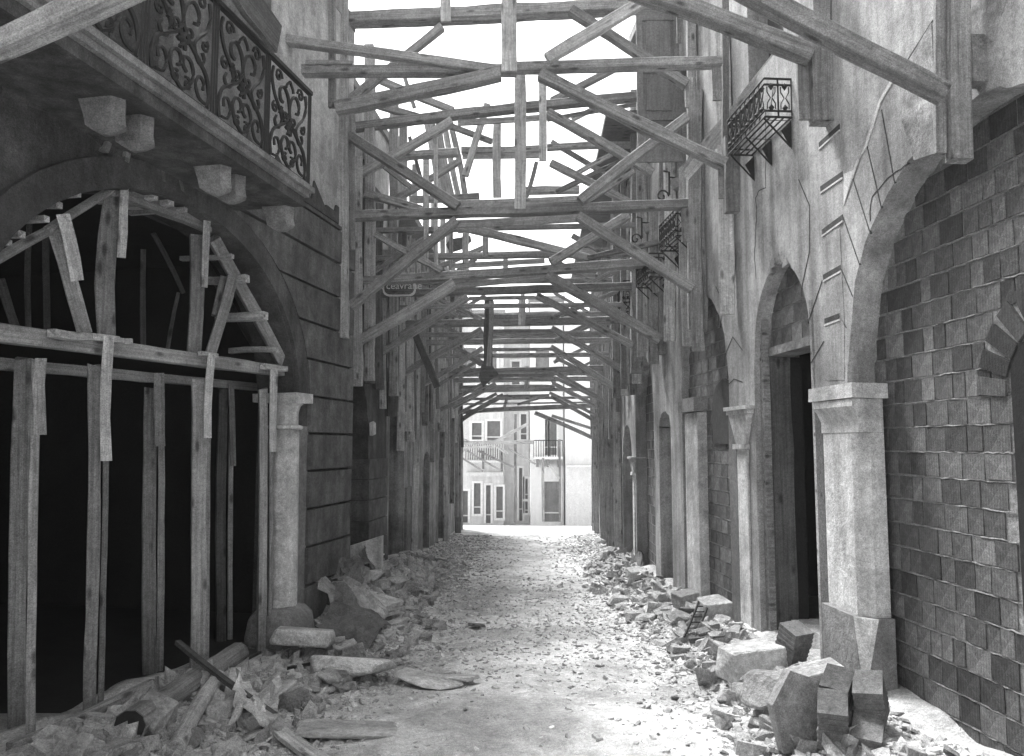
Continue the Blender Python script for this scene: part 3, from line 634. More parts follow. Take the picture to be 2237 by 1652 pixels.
frame(10.0, 'complete crossed shoring frame in the foreground with tall left post', [
 ('p', 747, 739, 746, -40, 27, -.25, -.25), ('s', 768, 546, 768, 236, 15), ('s', 771, 285, 770, 236, 12), ('t', 761, 473, 1508, 447, 18), ('t', 997, 449, 1265, 438, 15, .03), ('s', 999, 490, 1262, 477, 17),
 ('b', 763, 297, 1000, 452, 18), ('b', 1267, 440, 1500, 258, 19), ('b', 766, 670, 998, 482, 18), ('b', 1262, 472, 1512, 631, 18), ('h', 1136, 156, 1135, 457, 25),
 ('p', 1513, 720, 1510, -20, 20, .08), ('p', 1529, 725, 1526, 350, 32), ('s', 1498, 529, 1497, 455, 17), ('t', 755, 45, 1130, 28, 24), ('t', 1120, 28, 1500, 6, 24), ('s', 985, 39, 1096, 37, 14), ('h', 974, -30, 974, 48, 23), ('b', 1247, 24, 1500, 186, 17), ('b', 765, 220, 966, 60, 15), ('q', 1504, 235, 1505, 170, 16)], 747)
frame(11.9, 'second complete frame with long loose diagonal plank under its upper tie', [
 ('t', 776, 279, 1392, 212, 16), ('s', 1000, 269, 1195, 256, 13), ('t', 764, 616, 1420, 574, 17), ('s', 988, 581, 1190, 570, 11), ('s', 992, 625, 1192, 607, 13),
 ('b', 766, 755, 993, 619, 19), ('b', 1193, 602, 1442, 742, 18), ('b', 765, 390, 988, 266, 16), ('b', 1196, 247, 1425, 378, 16), ('b', 797, 424, 921, 459, 15), ('b', 820, 512, 965, 592, 12),
 ('b', 1203, 574, 1372, 471, 16), ('b', 1000, 494, 1305, 570, 15, .12), ('b', 1284, 564, 1442, 529, 10, .05), ('h', 1185, 176, 1185, 352, 17), ('p', 1454, 775, 1452, 200, 26), ('p', 807, 832, 808, 100, 22), ('s', 1433, 640, 1433, 560, 14), ('q', 769, 700, 770, 250, 14, .1), ('b', 831, 176, 990, 242, 13, .15), ('b', 827, 232, 922, 258, 12, .12), ('b', 1205, 222, 1345, 150, 12, .15), ('s', 1195, 262, 1390, 228, 9, .12), ('b', 1205, 480, 1290, 420, 12, .15), ('q', 930, 610, 931, 360, 10, .2), ('q', 953, 600, 952, 300, 9, .2), ('b', 870, 120, 905, 235, 8, .2)], 800)
frame(13.3, 'third complete frame with thick post hanging beside the dark arch', [
 ('t', 820, 642, 1378, 626, 14), ('s', 1024, 653, 1168, 650, 8), ('b', 821, 777, 1022, 649, 13), ('b', 1172, 646, 1382, 755, 13), ('t', 863, 344, 1000, 334, 14), ('t', 1008, 330, 1192, 326, 13), ('s', 1010, 342, 1190, 339, 11), ('t', 1195, 323, 1377, 317, 11),
 ('b', 863, 436, 1004, 352, 12), ('b', 1203, 356, 1376, 443, 13), ('l', 1262, 378, 1337, 337, 9), ('l', 1250, 262, 1305, 234, 9), ('h', 1086, 264, 1086, 432, 18), ('p', 1391, 816, 1390, 200, 26), ('p', 860, 865, 861, 200, 19), ('l', 1065, 228, 1016, 385, 13, -.3), ('b', 1150, 432, 1172, 355, 8), ('b', 955, 265, 1075, 310, 10), ('b', 1205, 310, 1330, 385, 9, .15), ('t', 905, 505, 1010, 500, 9), ('b', 1215, 420, 1375, 345, 9, .15), ('q', 1018, 600, 1018, 490, 14, .1), ('q', 985, 590, 985, 430, 9, .2), ('b', 895, 300, 930, 420, 8, .2)], 860)
frame(15.2, 'fourth complete frame carrying a broken hanging post with a splintered block', [
 ('t', 868, 709, 1362, 700, 14), ('s', 1077, 693, 1207, 692, 9), ('s', 1077, 724, 1209, 723, 8), ('b', 872, 822, 1053, 720, 11), ('b', 1205, 717, 1366, 811, 11), ('b', 955, 651, 1051, 698, 9), ('b', 1207, 694, 1357, 634, 8),
 ('t', 895, 436, 1047, 430, 12), ('t', 1149, 418, 1265, 415, 13), ('b', 940, 590, 1060, 540, 9), ('p', 1346, 870, 1345, 250, 15), ('p', 880, 900, 881, 260, 16), ('h', 1140, 655, 1140, 711, 15), ('d', 906, 728, 956, 846, 13, -.3), ('s', 1000, 505, 1050, 500, 10)], 880)
frame(17.6, 'fifth complete frame, slim braces, halfway down the street', [
 ('t', 923, 749, 1352, 744, 10), ('s', 1060, 764, 1207, 763, 7), ('b', 921, 842, 1055, 761, 10), ('b', 1203, 758, 1352, 852, 10), ('b', 988, 760, 1051, 798, 7), ('b', 1210, 745, 1300, 700, 7), ('t', 935, 560, 1330, 548, 9), ('p', 930, 930, 931, 330, 13), ('p', 1340, 900, 1339, 330, 12), ('b', 930, 640, 1040, 565, 8), ('b', 1200, 562, 1330, 640, 8)], 925)
frame(20.3, 'sixth complete frame, thin timbers in the far half of the street', [
 ('t', 960, 811, 1328, 804, 10), ('b', 963, 895, 1070, 846, 8), ('b', 1215, 815, 1328, 882, 8), ('s', 1070, 822, 1210, 820, 7), ('t', 960, 640, 1320, 632, 8), ('p', 966, 1000, 967, 480, 11), ('p', 1322, 1000, 1321, 480, 10), ('b', 970, 700, 1060, 645, 6), ('b', 1210, 640, 1315, 700, 6), ('h', 1142, 640, 1142, 690, 9)], 960)
frame(22.5, 'seventh complete frame, short of the street mouth', [
 ('t', 988, 832, 1318, 827, 9), ('s', 1008, 848, 1212, 846, 11), ('b', 990, 891, 1083, 838, 8), ('b', 1207, 837, 1316, 893, 8), ('t', 985, 690, 1310, 684, 7), ('p', 988, 1100, 989, 560, 10), ('p', 1312, 1080, 1311, 560, 9), ('h', 1150, 800, 1150, 850, 9)], 990)
frame(25.2, 'last shoring frame marking the street mouth against the bright square', [
 ('t', 1006, 900, 1292, 887, 9), ('t', 1006, 872, 1290, 868, 5), ('s', 1010, 883, 1290, 879, 4), ('b', 1003, 921, 1100, 863, 9), ('b', 1168, 902, 1295, 957, 8), ('l', 1205, 908, 1290, 935, 6, .1), ('b', 1203, 866, 1298, 919, 7), ('p', 1005, 1165, 1004, 620, 11), ('p', 1297, 1150, 1296, 640, 9), ('b', 1130, 884, 1190, 866, 5), ('s', 1100, 895, 1110, 862, 6)], 1005)
for Yq, lb, it in (
  (12.6, 'light secondary shoring frame behind the second complete frame', [('t', 800, 505, 1385, 492, 9), ('t', 800, 565, 1390, 556, 9), ('b', 805, 600, 930, 520, 9), ('b', 1250, 515, 1385, 590, 9), ('b', 800, 330, 900, 410, 10), ('b', 1280, 440, 1385, 375, 9), ('p', 812, 700, 812, 180, 13), ('p', 1398, 780, 1397, 180, 12), ('h', 1060, 480, 1060, 560, 12)]),
  (14.3, 'light secondary shoring frame behind the third complete frame', [('t', 850, 560, 1350, 552, 8), ('t', 850, 672, 1360, 666, 8), ('b', 855, 745, 960, 682, 9), ('b', 1245, 676, 1355, 742, 9), ('b', 855, 595, 945, 640, 8), ('b', 1245, 640, 1350, 590, 8), ('p', 866, 900, 867, 300, 12), ('p', 1362, 850, 1361, 300, 12), ('h', 1105, 555, 1105, 610, 11)]),
  (16.4, 'light secondary shoring frame behind the fourth complete frame', [('t', 900, 618, 1345, 612, 8), ('t', 900, 732, 1350, 727, 8), ('b', 903, 800, 1010, 738, 8), ('b', 1230, 735, 1345, 800, 8), ('b', 905, 640, 1000, 690, 7), ('b', 1225, 690, 1340, 640, 7), ('p', 905, 960, 906, 360, 11), ('p', 1350, 900, 1349, 360, 11)]),
  (19.0, 'light secondary shoring frame behind the fifth complete frame', [('t', 940, 690, 1335, 685, 7), ('t', 940, 778, 1338, 774, 8), ('b', 943, 850, 1050, 784, 7), ('b', 1215, 782, 1335, 846, 7), ('b', 945, 700, 1040, 748, 6), ('b', 1215, 745, 1330, 695, 6), ('p', 945, 1010, 946, 420, 10), ('p', 1334, 960, 1333, 420, 9)]),
  (21.5, 'light secondary shoring frame behind the sixth complete frame', [('t', 975, 740, 1322, 736, 7), ('t', 975, 820, 1325, 816, 7), ('b', 978, 880, 1075, 826, 6), ('b', 1210, 824, 1320, 878, 6), ('b', 980, 750, 1060, 795, 6), ('b', 1210, 792, 1315, 745, 6), ('s', 1070, 828, 1210, 826, 6), ('p', 978, 1080, 979, 500, 9), ('p', 1318, 1060, 1317, 500, 9)]),
  (23.8, 'light secondary shoring frame just before the street mouth', [('t', 995, 855, 1305, 851, 7), ('t', 995, 780, 1305, 776, 6), ('b', 997, 905, 1085, 860, 6), ('b', 1200, 858, 1302, 908, 6), ('b', 997, 790, 1070, 838, 5), ('b', 1205, 836, 1300, 786, 5), ('s', 1085, 866, 1200, 864, 6), ('p', 997, 1130, 998, 600, 9), ('p', 1304, 1110, 1303, 600, 8)])):
    frame(Yq, lb, it, 900)
# broken post with splintered block hanging in mid street
hp = empty('hanging_post', atY(1068, 650, 14.9), 'broken post dangling in mid street with a splintered block at its foot', 'broken post')
timber('post', atY(1068, 656, 14.9), atY(1066, 812, 14.9), .17, .12, M['wood_dark'], hp); timber('board', atY(1074, 658, 14.7), atY(1068, 800, 14.7), .09, .03, M['wood'], hp)
mb = MB(); q = [atY(u, v, y) for y in (14.8, 15.0) for u, v in ((1052, 795), (1076, 800), (1090, 818), (1070, 832), (1056, 846), (1046, 826))]
mb.add(q, [(0, 1, 2, 3, 4, 5), (11, 10, 9, 8, 7, 6)] + [(i, i + 6, (i + 1) % 6 + 6, (i + 1) % 6) for i in range(6)]); mb.build('splintered_block', M['wood_dark'], hp)
lp = timber('leaning_plank', atY(1494, 382, 9.4), atY(1830, -40, 7.2), .19, .045, M['wood_light']); tag(lp, 'long pale plank leaning up to the right past the small iron balcony', 'plank')
lp = timber('dark_plank', FL1.w(505, -50, .86), FL1.w(600, 78, .86), .30, .05, M['wood_dark'], face=FL1.N, bend=.05, ends=.12); tag(lp, 'dark broken plank lying above the left balcony handrail', 'beam')
# shutter leaf standing out from the right wall, with sunk panels
SH = empty('hanging_shutter', atY(1440, 354, 10.9), 'tall grey panelled shutter leaf standing open high on the right wall', 'shutter')
def leaf(u0, u1, v0, v1, Y):
    a = atY(u0, v0, Y); b = atY(u1, v1, Y); x0, x1, z1, z0 = a.x, b.x, a.z, b.z; t = .04
    m_ = MB(); st = .09
    m_.box(((x0 + st / 2), Y, (z0 + z1) / 2), (st, t, z1 - z0)); m_.box(((x1 - st / 2), Y, (z0 + z1) / 2), (st, t, z1 - z0)); m_.build('frame', M['wood_shut'], SH)
    rows = [0, .15, .30, .62, 1.0]
    for i, r in enumerate(rows):
        zc = z0 + r * (z1 - z0); m2 = MB(); m2.box(((x0 + x1) / 2, Y, min(max(zc, z0 + .05), z1 - .05)), (x1 - x0 - 2 * st, t, .10)); m2.build('rail', M['wood_shut'], SH)
        if i < 4:
            za_ = zc + .05; zb_ = z0 + rows[i + 1] * (z1 - z0) - .05; m3 = MB(); m3.box(((x0 + x1) / 2, Y + .014, (za_ + zb_) / 2), (x1 - x0 - 2 * st, .012, zb_ - za_ + .002)); m3.box(((x0 + x1) / 2, Y - .002, (za_ + zb_) / 2), (x1 - x0 - 2 * st - .1, .016, max(.02, zb_ - za_ - .1))); m3.build('panel', M['wood_shut'], SH)
leaf(1389, 1491, 32, 354, 10.9)
# tilted shutter and cloth in the left timbers
ts = empty('tilted_shutter', atY(965, 400, 15.6), 'loose slatted shutter hanging aslant among the left timbers', 'shutter')
for i in range(5):
    du = i * 14; timber('slat', atY(930 + du, 262 + i * 4, 15.6), atY(962 + du, 440, 15.6), .12, .03, M['wood'], ts)
cl = MB()
pc_ = [(973, 535), (985, 522), (1028, 515), (1030, 528), (1010, 545), (985, 553)]
q = [atY(u, v, y + .15 * math.sin(u)) for y in (14.0, 14.08) for u, v in pc_]; cl.add(q, [(0, 1, 2, 3, 4, 5), (11, 10, 9, 8, 7, 6)] + [(i, i + 6, (i + 1) % 6 + 6, (i + 1) % 6) for i in range(6)])
tag(cl.build('torn_cloth', M['cloth']), 'dark torn cloth scrap caught on a brace left of centre', 'cloth')
# wall posts along both sides
NTH = 'first second third fourth fifth sixth seventh eighth ninth tenth eleventh twelfth thirteenth fourteenth fifteenth sixteenth seventeenth eighteenth nineteenth twentieth twenty-first twenty-second twenty-third twenty-fourth twenty-fifth twenty-sixth twenty-seventh twenty-eighth twenty-ninth thirtieth thirty-first thirty-second thirty-third thirty-fourth'.split()
pk_ = 0
GL = 'upright shoring posts against the left fronts'; GR = 'upright shoring posts against the right fronts'
yy = 11.0
while yy < 25.6:
    f = FL2 if yy < 14.2 else FL3; top_ = C + random.uniform(3.4, 4.9); bot = slope(yy) - .1 if random.random() < .12 and yy > 14 else C + random.uniform(-.2, .9)
    if yy < 14: bot = C + random.uniform(.6, 1.1)
    tag(timber('shoring_post', f.P(yy, bot, .09 + random.uniform(0, .12)), f.P(yy + random.uniform(-.05, .05), top_, .1), random.uniform(.12, .2), random.uniform(.08, .12), M[random.choice(['wood', 'wood_light', 'wood_light', 'wood_dark', 'wood'])], face=(.3, -1, 0)),
        NTH[pk_] + ' upright post beyond the dark corner, against the left fronts', 'post', GL); pk_ += 1
    yy += random.uniform(.35, .75)
pk_ = 0
yy = 8.9
while yy < 25.6:
    f = FR1 if yy < 12.5 else FR2; top_ = C + random.uniform(3.6, 5.2); bot = C + random.uniform(.9, 1.6) if yy < 17 else (slope(yy) - .1 if random.random() < .6 else C + random.uniform(-.3, .8))
    tag(timber('shoring_post', f.P(yy, bot, .07 + random.uniform(0, .08)), f.P(yy + random.uniform(-.05, .05), top_, .08), random.uniform(.12, .18), random.uniform(.08, .12), M[random.choice(['wood', 'wood', 'wood_light'])], face=(-.3, -1, 0)),
        NTH[pk_] + ' upright post beyond the small iron balcony, against the right fronts', 'post', GR); pk_ += 1
    yy += random.uniform(.55, 1.0)
# small iron balconies on the right
def iron_balcony(fc, y0, y1, z0, h, pr, label):
    e = empty('iron_balcony', fc.P((y0 + y1) / 2, z0), label, 'balcony', 'small iron balconies on the right fronts')
    m_ = MB()
    for nn in (pr,):
        for z in (z0, z0 + .06, z0 + h - .06, z0 + h): m_.tube([fc.P(y0, z, nn), fc.P(y1, z, nn)], .010)
    for z in (z0, z0 + .06, z0 + h - .06, z0 + h):
        m_.tube([fc.P(y0, z, 0), fc.P(y0, z, pr)], .011); m_.tube([fc.P(y1, z, 0), fc.P(y1, z, pr)], .010)
    m_.build('rails', M['iron'], e)
    def motif(P0, D, wd):      # hourglass bars with hearts
        mm = MB()
        for s_ in (-1, 1):
            mm.tube([P0 + D * (wd / 2 + s_ * wd * .3) + Vector((0, 0, .08)), P0 + D * (wd / 2 + s_ * wd * .3) + Vector((0, 0, h * .35)), P0 + D * (wd / 2 + s_ * wd * .06) + Vector((0, 0, h * .5)), P0 + D * (wd / 2 + s_ * wd * .3) + Vector((0, 0, h * .65)), P0 + D * (wd / 2 + s_ * wd * .3) + Vector((0, 0, h - .08))], .006)
        mm.tube([P0 + D * wd + Vector((0, 0, 0)), P0 + D * wd + Vector((0, 0, h))], .009)
        for zz in (.22, .78): mm.tube([P0 + D * wd * .5 + Vector((0, 0, h * zz - .03)), P0 + D * wd * .5 + Vector((0, 0, h * zz + .01)), P0 + D * wd * .5 + Vector((0, 0, h * zz + .04))], [.004, .028, .006], 6)
        mm.build('grille', M['iron'], e)
    k = max(2, int((y1 - y0) / .11)); 
    for i in range(k): motif(fc.P(y0 + (y1 - y0) * i / k, z0, pr), fc.T, (y1 - y0) / k)
    for i in range(2): motif(fc.P(y0, z0, pr - pr * i / 2), -fc.N, pr / 2)
    mf = MB()
    for i in range(4): mf.tube([fc.P(y0, z0, pr * (i + .2) / 4), fc.P(y1, z0, pr * (i + .2) / 4)], .010)
    mf.build('floor_bars', M['iron'], e)
    for yb in (y0 + .03, (y0 + y1) / 2, y1 - .03):
        mm = MB(); prism(mm, fc, [(yb - .006, z0 - .02), (yb + .006, z0 - .02), (yb + .006, z0 - .022), (yb - .006, z0 - .022)], 0, pr)
        vs = [fc.P(yb - .006, z0 - .02, 0), fc.P(yb - .006, z0 - .30, 0), fc.P(yb - .006, z0 - .12, .10), fc.P(yb + .006, z0 - .02, 0), fc.P(yb + .006, z0 - .30, 0), fc.P(yb + .006, z0 - .12, .10)]
        mm.add(vs, [(0, 1, 2), (5, 4, 3), (0, 2, 5, 3), (1, 4, 5, 2)]); mm.tube([fc.P(yb, z0, pr), fc.P(yb, z0 - .28, .01)], .009); mm.build('bracket', M['iron'], e)
iron_balcony(FR1, 7.32, 8.3, C + 3.13, .38, .27, 'small black iron balcony nearest on the right wall, beside a shoring post')
iron_balcony(FR1, 10.2, 11.0, C + 2.75, .36, .3, 'small iron balcony under the tall grey shutter')
iron_balcony(FR1, 11.6, 12.4, C + 2.5, .36, .3, 'small iron balcony half hidden by braces, right of the second frame')
iron_balcony(FR2, 14.2, 15.2, C + 2.6, .4, .3, 'farthest small iron balcony behind the crossed braces')
# iron lamp brackets
for (u, v, Y, lb) in ((1462, 395, 10.6, 'curled iron lamp bracket below the grey shutter'), (1402, 493, 12.2, 'curled iron lamp bracket lower down among the right posts')):
    m_ = MB(); c = atY(u, v, Y); r0 = .1
    m_.tube([c + Vector((-.10 + r0 * .9 * (1 - i / 16) * math.cos(i * .55), 0, -.22 + r0 * (1 - i / 16) * math.sin(i * .55))) for i in range(14)], .013, 5)
    m_.tube([c + Vector((0, 0, -.2)), c + Vector((0, 0, .12)), c + Vector((-.08, 0, .14))], .016, 5); m_.tube([c + Vector((0, 0, .05)), c + Vector((.5, .1, .05))], .013, 5)
    tag(m_.build('lamp_bracket', M['iron']), lb, 'bracket')
    m_ = MB(); lathe(m_, (c.x + .17, c.y), [(.02, c.z + .04), (.17, c.z + .0), (.12, c.z - .12), (.03, c.z - .14)], 10); tag(m_.build('street_lamp', M['tin']), 'bowl of a broken street lamp beside ' + ('the upper bracket' if v < 450 else 'the lower bracket'), 'lamp')
# shop sign in the left timbers
sg = empty('shop_sign', atY(872, 632, 12.9), 'long rounded shop sign half hidden behind two beams on the left', 'sign')
ca = atY(836, 640, 12.9); cb = atY(908, 618, 12.9); m_ = MB(); k = []
hh = .14; cxm, czm = (ca.x + cb.x) / 2, (ca.z + cb.z) / 2 + .0; wx = (cb.x - ca.x) / 2
def rr(wx, hh, r=.1): return [(cxm + sx * (wx - r) + r * math.cos(a), czm + sz * (hh - r) + r * math.sin(a)) for sx, sz, a0 in ((1, 1, 0), (-1, 1, 1), (-1, -1, 2), (1, -1, 3)) for a in [a0 * math.pi / 2 + j * math.pi / 8 for j in range(5)]]
def plate(w_, h_, ya, yb, nm, m, par):
    pts = rr(w_, h_); n_ = len(pts); mm = MB(); mm.add([(x, ya, z) for x, z in pts] + [(x, yb, z) for x, z in pts], [tuple(range(n_))[::-1], tuple(range(n_, 2 * n_))] + [(i, (i + 1) % n_, n_ + (i + 1) % n_, n_ + i) for i in range(n_)]); mm.build(nm, m, par)
plate(wx, hh, 12.90, 12.93, 'board', M['sign'], sg); plate(wx - .025, hh - .025, 12.894, 12.899, 'field', M['wood_dark'], sg)
tcu = bpy.data.curves.new('lettering', 'FONT'); tcu.body = 'X ceavrane'; tcu.size = .17; tcu.extrude = .003; tcu.align_x = 'CENTER'; tcu.align_y = 'CENTER'
to = bpy.data.objects.new('tmp', tcu); COL.objects.link(to); dg = bpy.context.evaluated_depsgraph_get(); me = bpy.data.meshes.new_from_object(to.evaluated_get(dg)); bpy.data.objects.remove(to)
mtx = Matrix.Translation((cxm, 12.888, czm + .03)) @ Matrix.Rotation(math.pi / 2, 4, 'X'); me.materials.clear(); link('lettering', me, M['sign'], sg, mtx)

# ================================================================== FALSEWORK IN THE LEFT ARCH
AC = empty('arch_centering', FL1.P(6.6, -.2, -.2), 'timber centering propping the wide arch on the left', 'timber centering')
def ft(nm, u0, v0, u1, v1, w, n=-.12, m='wood', tf=.8, n1=None, **kw):
    p0 = FL1.w(u0, v0, n); p1 = FL1.w(u1, v1, n if n1 is None else n1); d = ((p0 + p1) / 2).y
    wm = w * d / F; return timber(nm, p0, p1, wm, max(.03, wm * tf), M[m], AC, face=(.55, -1, 0), **kw)
ft('sill_beam', -60, 720, 625, 812, 30, -.15, bend=.1); ft('sill_beam', -60, 790, 600, 850, 20, -.75, bend=.1)
ft('rib', -60, 600, 110, 502, 20, -.12); ft('rib', 100, 505, 246, 412, 17, -.12); ft('rib', 244, 416, 455, 498, 26, -.12); ft('rib', 466, 520, 618, 795, 24, -.14)
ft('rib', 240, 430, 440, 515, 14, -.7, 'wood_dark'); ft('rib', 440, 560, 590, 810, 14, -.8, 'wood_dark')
ft('strut', 120, 500, 185, 727, 32, -.15); ft('strut_board', 137, 468, 169, 613, 26, -.02, 'wood_light', .25)
ft('strut', 248, 412, 233, 733, 38, -.15); ft('strut_board', 272, 403, 264, 563, 19, -.03, 'wood_light', .25)
ft('strut', 431, 515, 424, 776, 30, -.15); ft('strut_board', 452, 483, 446, 628, 15, -.03, 'wood_light', .25)
ft('strut', 507, 608, 458, 776, 23, -.12); ft('strut_board', 487, 605, 469, 690, 13, -.2)
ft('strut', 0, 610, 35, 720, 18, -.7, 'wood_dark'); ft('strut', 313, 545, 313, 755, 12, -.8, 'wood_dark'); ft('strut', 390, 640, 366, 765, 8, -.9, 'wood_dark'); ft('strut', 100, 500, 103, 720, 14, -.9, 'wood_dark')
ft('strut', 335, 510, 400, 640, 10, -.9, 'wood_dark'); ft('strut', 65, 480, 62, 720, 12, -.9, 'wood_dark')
for u, v0, v1, w, n, m in ((52, 785, 1640, 34, -.35, 'wood'), (80, 790, 1640, 18, -.1, 'wood'), (206, 800, 1620, 26, -.1, 'wood'), (232, 1000, 1600, 12, -.12, 'wood'), (330, 850, 1512, 28, -.75, 'wood'), (352, 830, 1500, 14, -.7, 'wood'),
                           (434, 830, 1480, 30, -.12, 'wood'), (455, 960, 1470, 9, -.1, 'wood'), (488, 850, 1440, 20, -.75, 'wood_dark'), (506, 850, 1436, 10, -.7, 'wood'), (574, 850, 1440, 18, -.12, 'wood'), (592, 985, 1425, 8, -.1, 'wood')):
    ft('prop', u, v0, u - (14 if u < 260 else 4), v1, w, n, m, ends=.02)
ft('splice_board', 238, 735, 232, 1007, 22, .0, 'wood_light', .25); ft('splice_board', 463, 773, 453, 957, 17, .0, 'wood_light', .25); ft('splice_board', 598, 808, 596, 987, 16, .0, 'wood_light', .25)
ft('splice_board', 89, 783, 89, 950, 25, -.02, 'wood', .25); ft('splice_board', 348, 815, 350, 975, 20, -.6, 'wood', .25); ft('splice_board', 505, 840, 510, 1018, 12, -.65, 'wood', .25)
for u, v, du, dv, w in ((113, 727, 80, 10, 18), (195, 735, 60, 7, 15), (255, 744, 28, 3, 14), (437, 772, 36, 5, 9), (575, 800, 48, 6, 12)): ft('wedge', u, v, u + du, v + dv, w, -.05, 'wood_light', 1.2)
for u, v, a in ((48, 512, 16), (102, 478, 14), (130, 448, 15), (172, 424, 13), (339, 428, 16), (373, 440, 18), (406, 458, 10), (540, 608, 16), (580, 690, 18), (605, 765, 12), (508, 560, 10), (20, 530, 14)):
    p0 = FL1.w(u, v, -.02); timber('lagging_block', p0, p0 - FL1.N * .55, a * p0.y / F * 1.3, a * p0.y / F, M['wood_light'], AC, face=(0, 0, 1))
mb = MB(); mb.fbox(FL1, 4.0, 8.5, -.42, -.2, -.35, -.1, .02); mb.build('sole_plate', M['wood_dark'], AC)

# ================================================================== SQUARE AND FAR BUILDINGS
def far_box(name, label, u0, u1, vt, Y, m, ops, depth=8, vb=1148, roof=True, zt=None):
    a = atY(u0, vt, Y); b = atY(u1, vb, Y); zb = -2.9; e = empty(name, ((a.x + b.x) / 2, Y, -2.57), label, 'building')
    fc = Fac(0, 0, 1)
    xs_ = sorted({a.x, b.x} | {atY(o[0], 900, Y).x for o in ops} | {atY(o[1], 900, Y).x for o in ops}); mbf = MB(); t = .35
    zt_ = a.z
    for p, q in zip(xs_[:-1], xs_[1:]):
        if q - p < 1e-4: continue
        mid = (p + q) / 2; hs = sorted([(atY(o[0], o[3], Y).z, atY(o[0], o[2], Y).z) for o in ops if atY(o[0], 900, Y).x < mid < atY(o[1], 900, Y).x]); z = zb
        segs = []
        for lo, hi in hs: segs.append((z, lo)); z = hi
        segs.append((z, zt_))
        for lo, hi in segs:
            if hi > lo: mbf.box((mid, Y + t / 2, (lo + hi) / 2), (q - p, t, hi - lo))
    mbf.box(((a.x + b.x) / 2, Y + depth, (zb + zt_) / 2), (b.x - a.x, .3, zt_ - zb)); mbf.box((a.x + .1, Y + depth / 2 + .2, (zb + zt_) / 2), (.2, depth - .5, zt_ - zb)); mbf.box((b.x - .1, Y + depth / 2 + .2, (zb + zt_) / 2), (.2, depth - .5, zt_ - zb))
    mbf.build('wall', M[m], e)
    for o in ops:
        p = atY(o[0], o[2], Y); q = atY(o[1], o[3], Y); isd = o[3] > 1135 or (len(o) > 4 and o[4] == 'd')
        mw = MB(); mw.box(((p.x + q.x) / 2, Y + .22, (p.z + q.z) / 2), (q.x - p.x, .05, p.z - q.z)); w_ = mw.build('door' if isd else 'window', M['wood_shut' if (len(o) > 5) else 'glass'], e)
        mf = MB(); fw = .12
        mf.box(((p.x + q.x) / 2, Y - .03, p.z + fw / 2), (q.x - p.x + 2 * fw, .08, fw)); mf.box((p.x - fw / 2, Y - .03, (p.z + q.z) / 2), (fw, .08, p.z - q.z)); mf.box((q.x + fw / 2, Y - .03, (p.z + q.z) / 2), (fw, .08, p.z - q.z))
        if not isd: mf.box(((p.x + q.x) / 2, Y - .03, q.z - fw / 2), (q.x - p.x + 2 * fw, .1, fw))
        mf.box(((p.x + q.x) / 2, Y + .16, q.z + (p.z - q.z) * .22), (q.x - p.x, .05, .07))
        mf.build('frame', M['facade_w'], w_)
    if roof:
        mr_ = MB(); mr_.box(((a.x + b.x) / 2, Y + depth / 2 - .2, zt_ + .12), (b.x - a.x + .2, depth + .9, .2)); mr_.build('roof', M['tile'], e)
    return e, a, b
c92 = lambda x, y: (950.6 + .2031 * x, 838.8 + .2031 * y)
def O(x0, x1, y0, y1, *k): p = c92(x0, y0); q = c92(x1, y1); return (p[0], q[0], p[1], q[1]) + k
e1, a1, b1 = far_box('corner_shop', 'pale building with tall narrow shop windows behind the street mouth, on the left of it', 940, 1100, 690, 44, 'facade_g',
 [O(300, 355, 1150, 1495), O(418, 490, 1068, 1400), O(548, 598, 1090, 1500), O(658, 728, 1105, 1445), O(395, 500, 420, 600), O(560, 700, 400, 620), (990, 1005, 930, 985), (1012, 1040, 760, 820), (1060, 1085, 760, 820)], vb=1148)
m_ = MB(); p = atY(1018, 1036, 43.9); q = atY(1099, 1042, 43.9); m_.box(((p.x + q.x) / 2, 43.85, p.z), (q.x - p.x, .35, .22)); m_.build('cornice', M['facade_g'], e1)
for yv in (987, ):
    m_ = MB(); p = atY(1020, 1004, 43.8); q = atY(1098, 1004, 43.8); m_.box(((p.x + q.x) / 2, 43.5, p.z - .1), (q.x - p.x, .9, .12)); m_.build('balcony_slab', M['facade_g'], e1)
    m_ = MB()
    for i in range(17): x = lerp(p.x, q.x, i / 16); m_.tube([(x, 43.1, p.z), (x, 43.1, p.z + .9)], .02)
    m_.tube([(p.x, 43.1, p.z + .9), (q.x, 43.1, p.z + .9)], .03); m_.build('balcony_railing', M['iron'], e1)
e2, a2, b2 = far_box('narrow_house', 'pale narrow house with dark slots between the two far buildings', 1100.5, 1157, 700, 45, 'facade_g', [O(903, 938, 905, 1475), O(968, 996, 1020, 1240), O(968, 996, 1260, 1390), (1118, 1135, 790, 840), (1138, 1150, 905, 960)], vb=1146)
e3, a3, b3 = far_box('balcony_house', 'white house with tall balcony window above a grey panelled door at the far end', 1157.5, 1232, 660, 43.5, 'facade_w', [O(1172, 1345, 1050, 1485, 'd', 'grey'), O(1180, 1212, 385, 765), O(1232, 1308, 385, 765), (1170, 1200, 760, 830)], vb=1147)
m_ = MB(); p = atY(1166, 1000, 43.4); q = atY(1228, 1000, 43.4); m_.box(((p.x + q.x) / 2, 42.9, p.z), (q.x - p.x, 1.1, .14)); m_.build('balcony_slab', M['facade_w'], e3)
for x in (p.x + .2, (p.x + q.x) / 2, q.x - .2): 
    m_ = MB(); m_.box((x, 43.1, p.z - .3), (.14, .7, .4)); m_.build('corbel', M['stone_d'], e3)
m_ = MB()
for i in range(13): x = lerp(p.x, q.x, i / 12); m_.tube([(x, 42.4, p.z), (x, 42.4, p.z + .95)], .018)
m_.tube([(p.x, 42.4, p.z + .95), (q.x, 42.4, p.z + .95)], .03); m_.build('balcony_railing', M['iron'], e3)
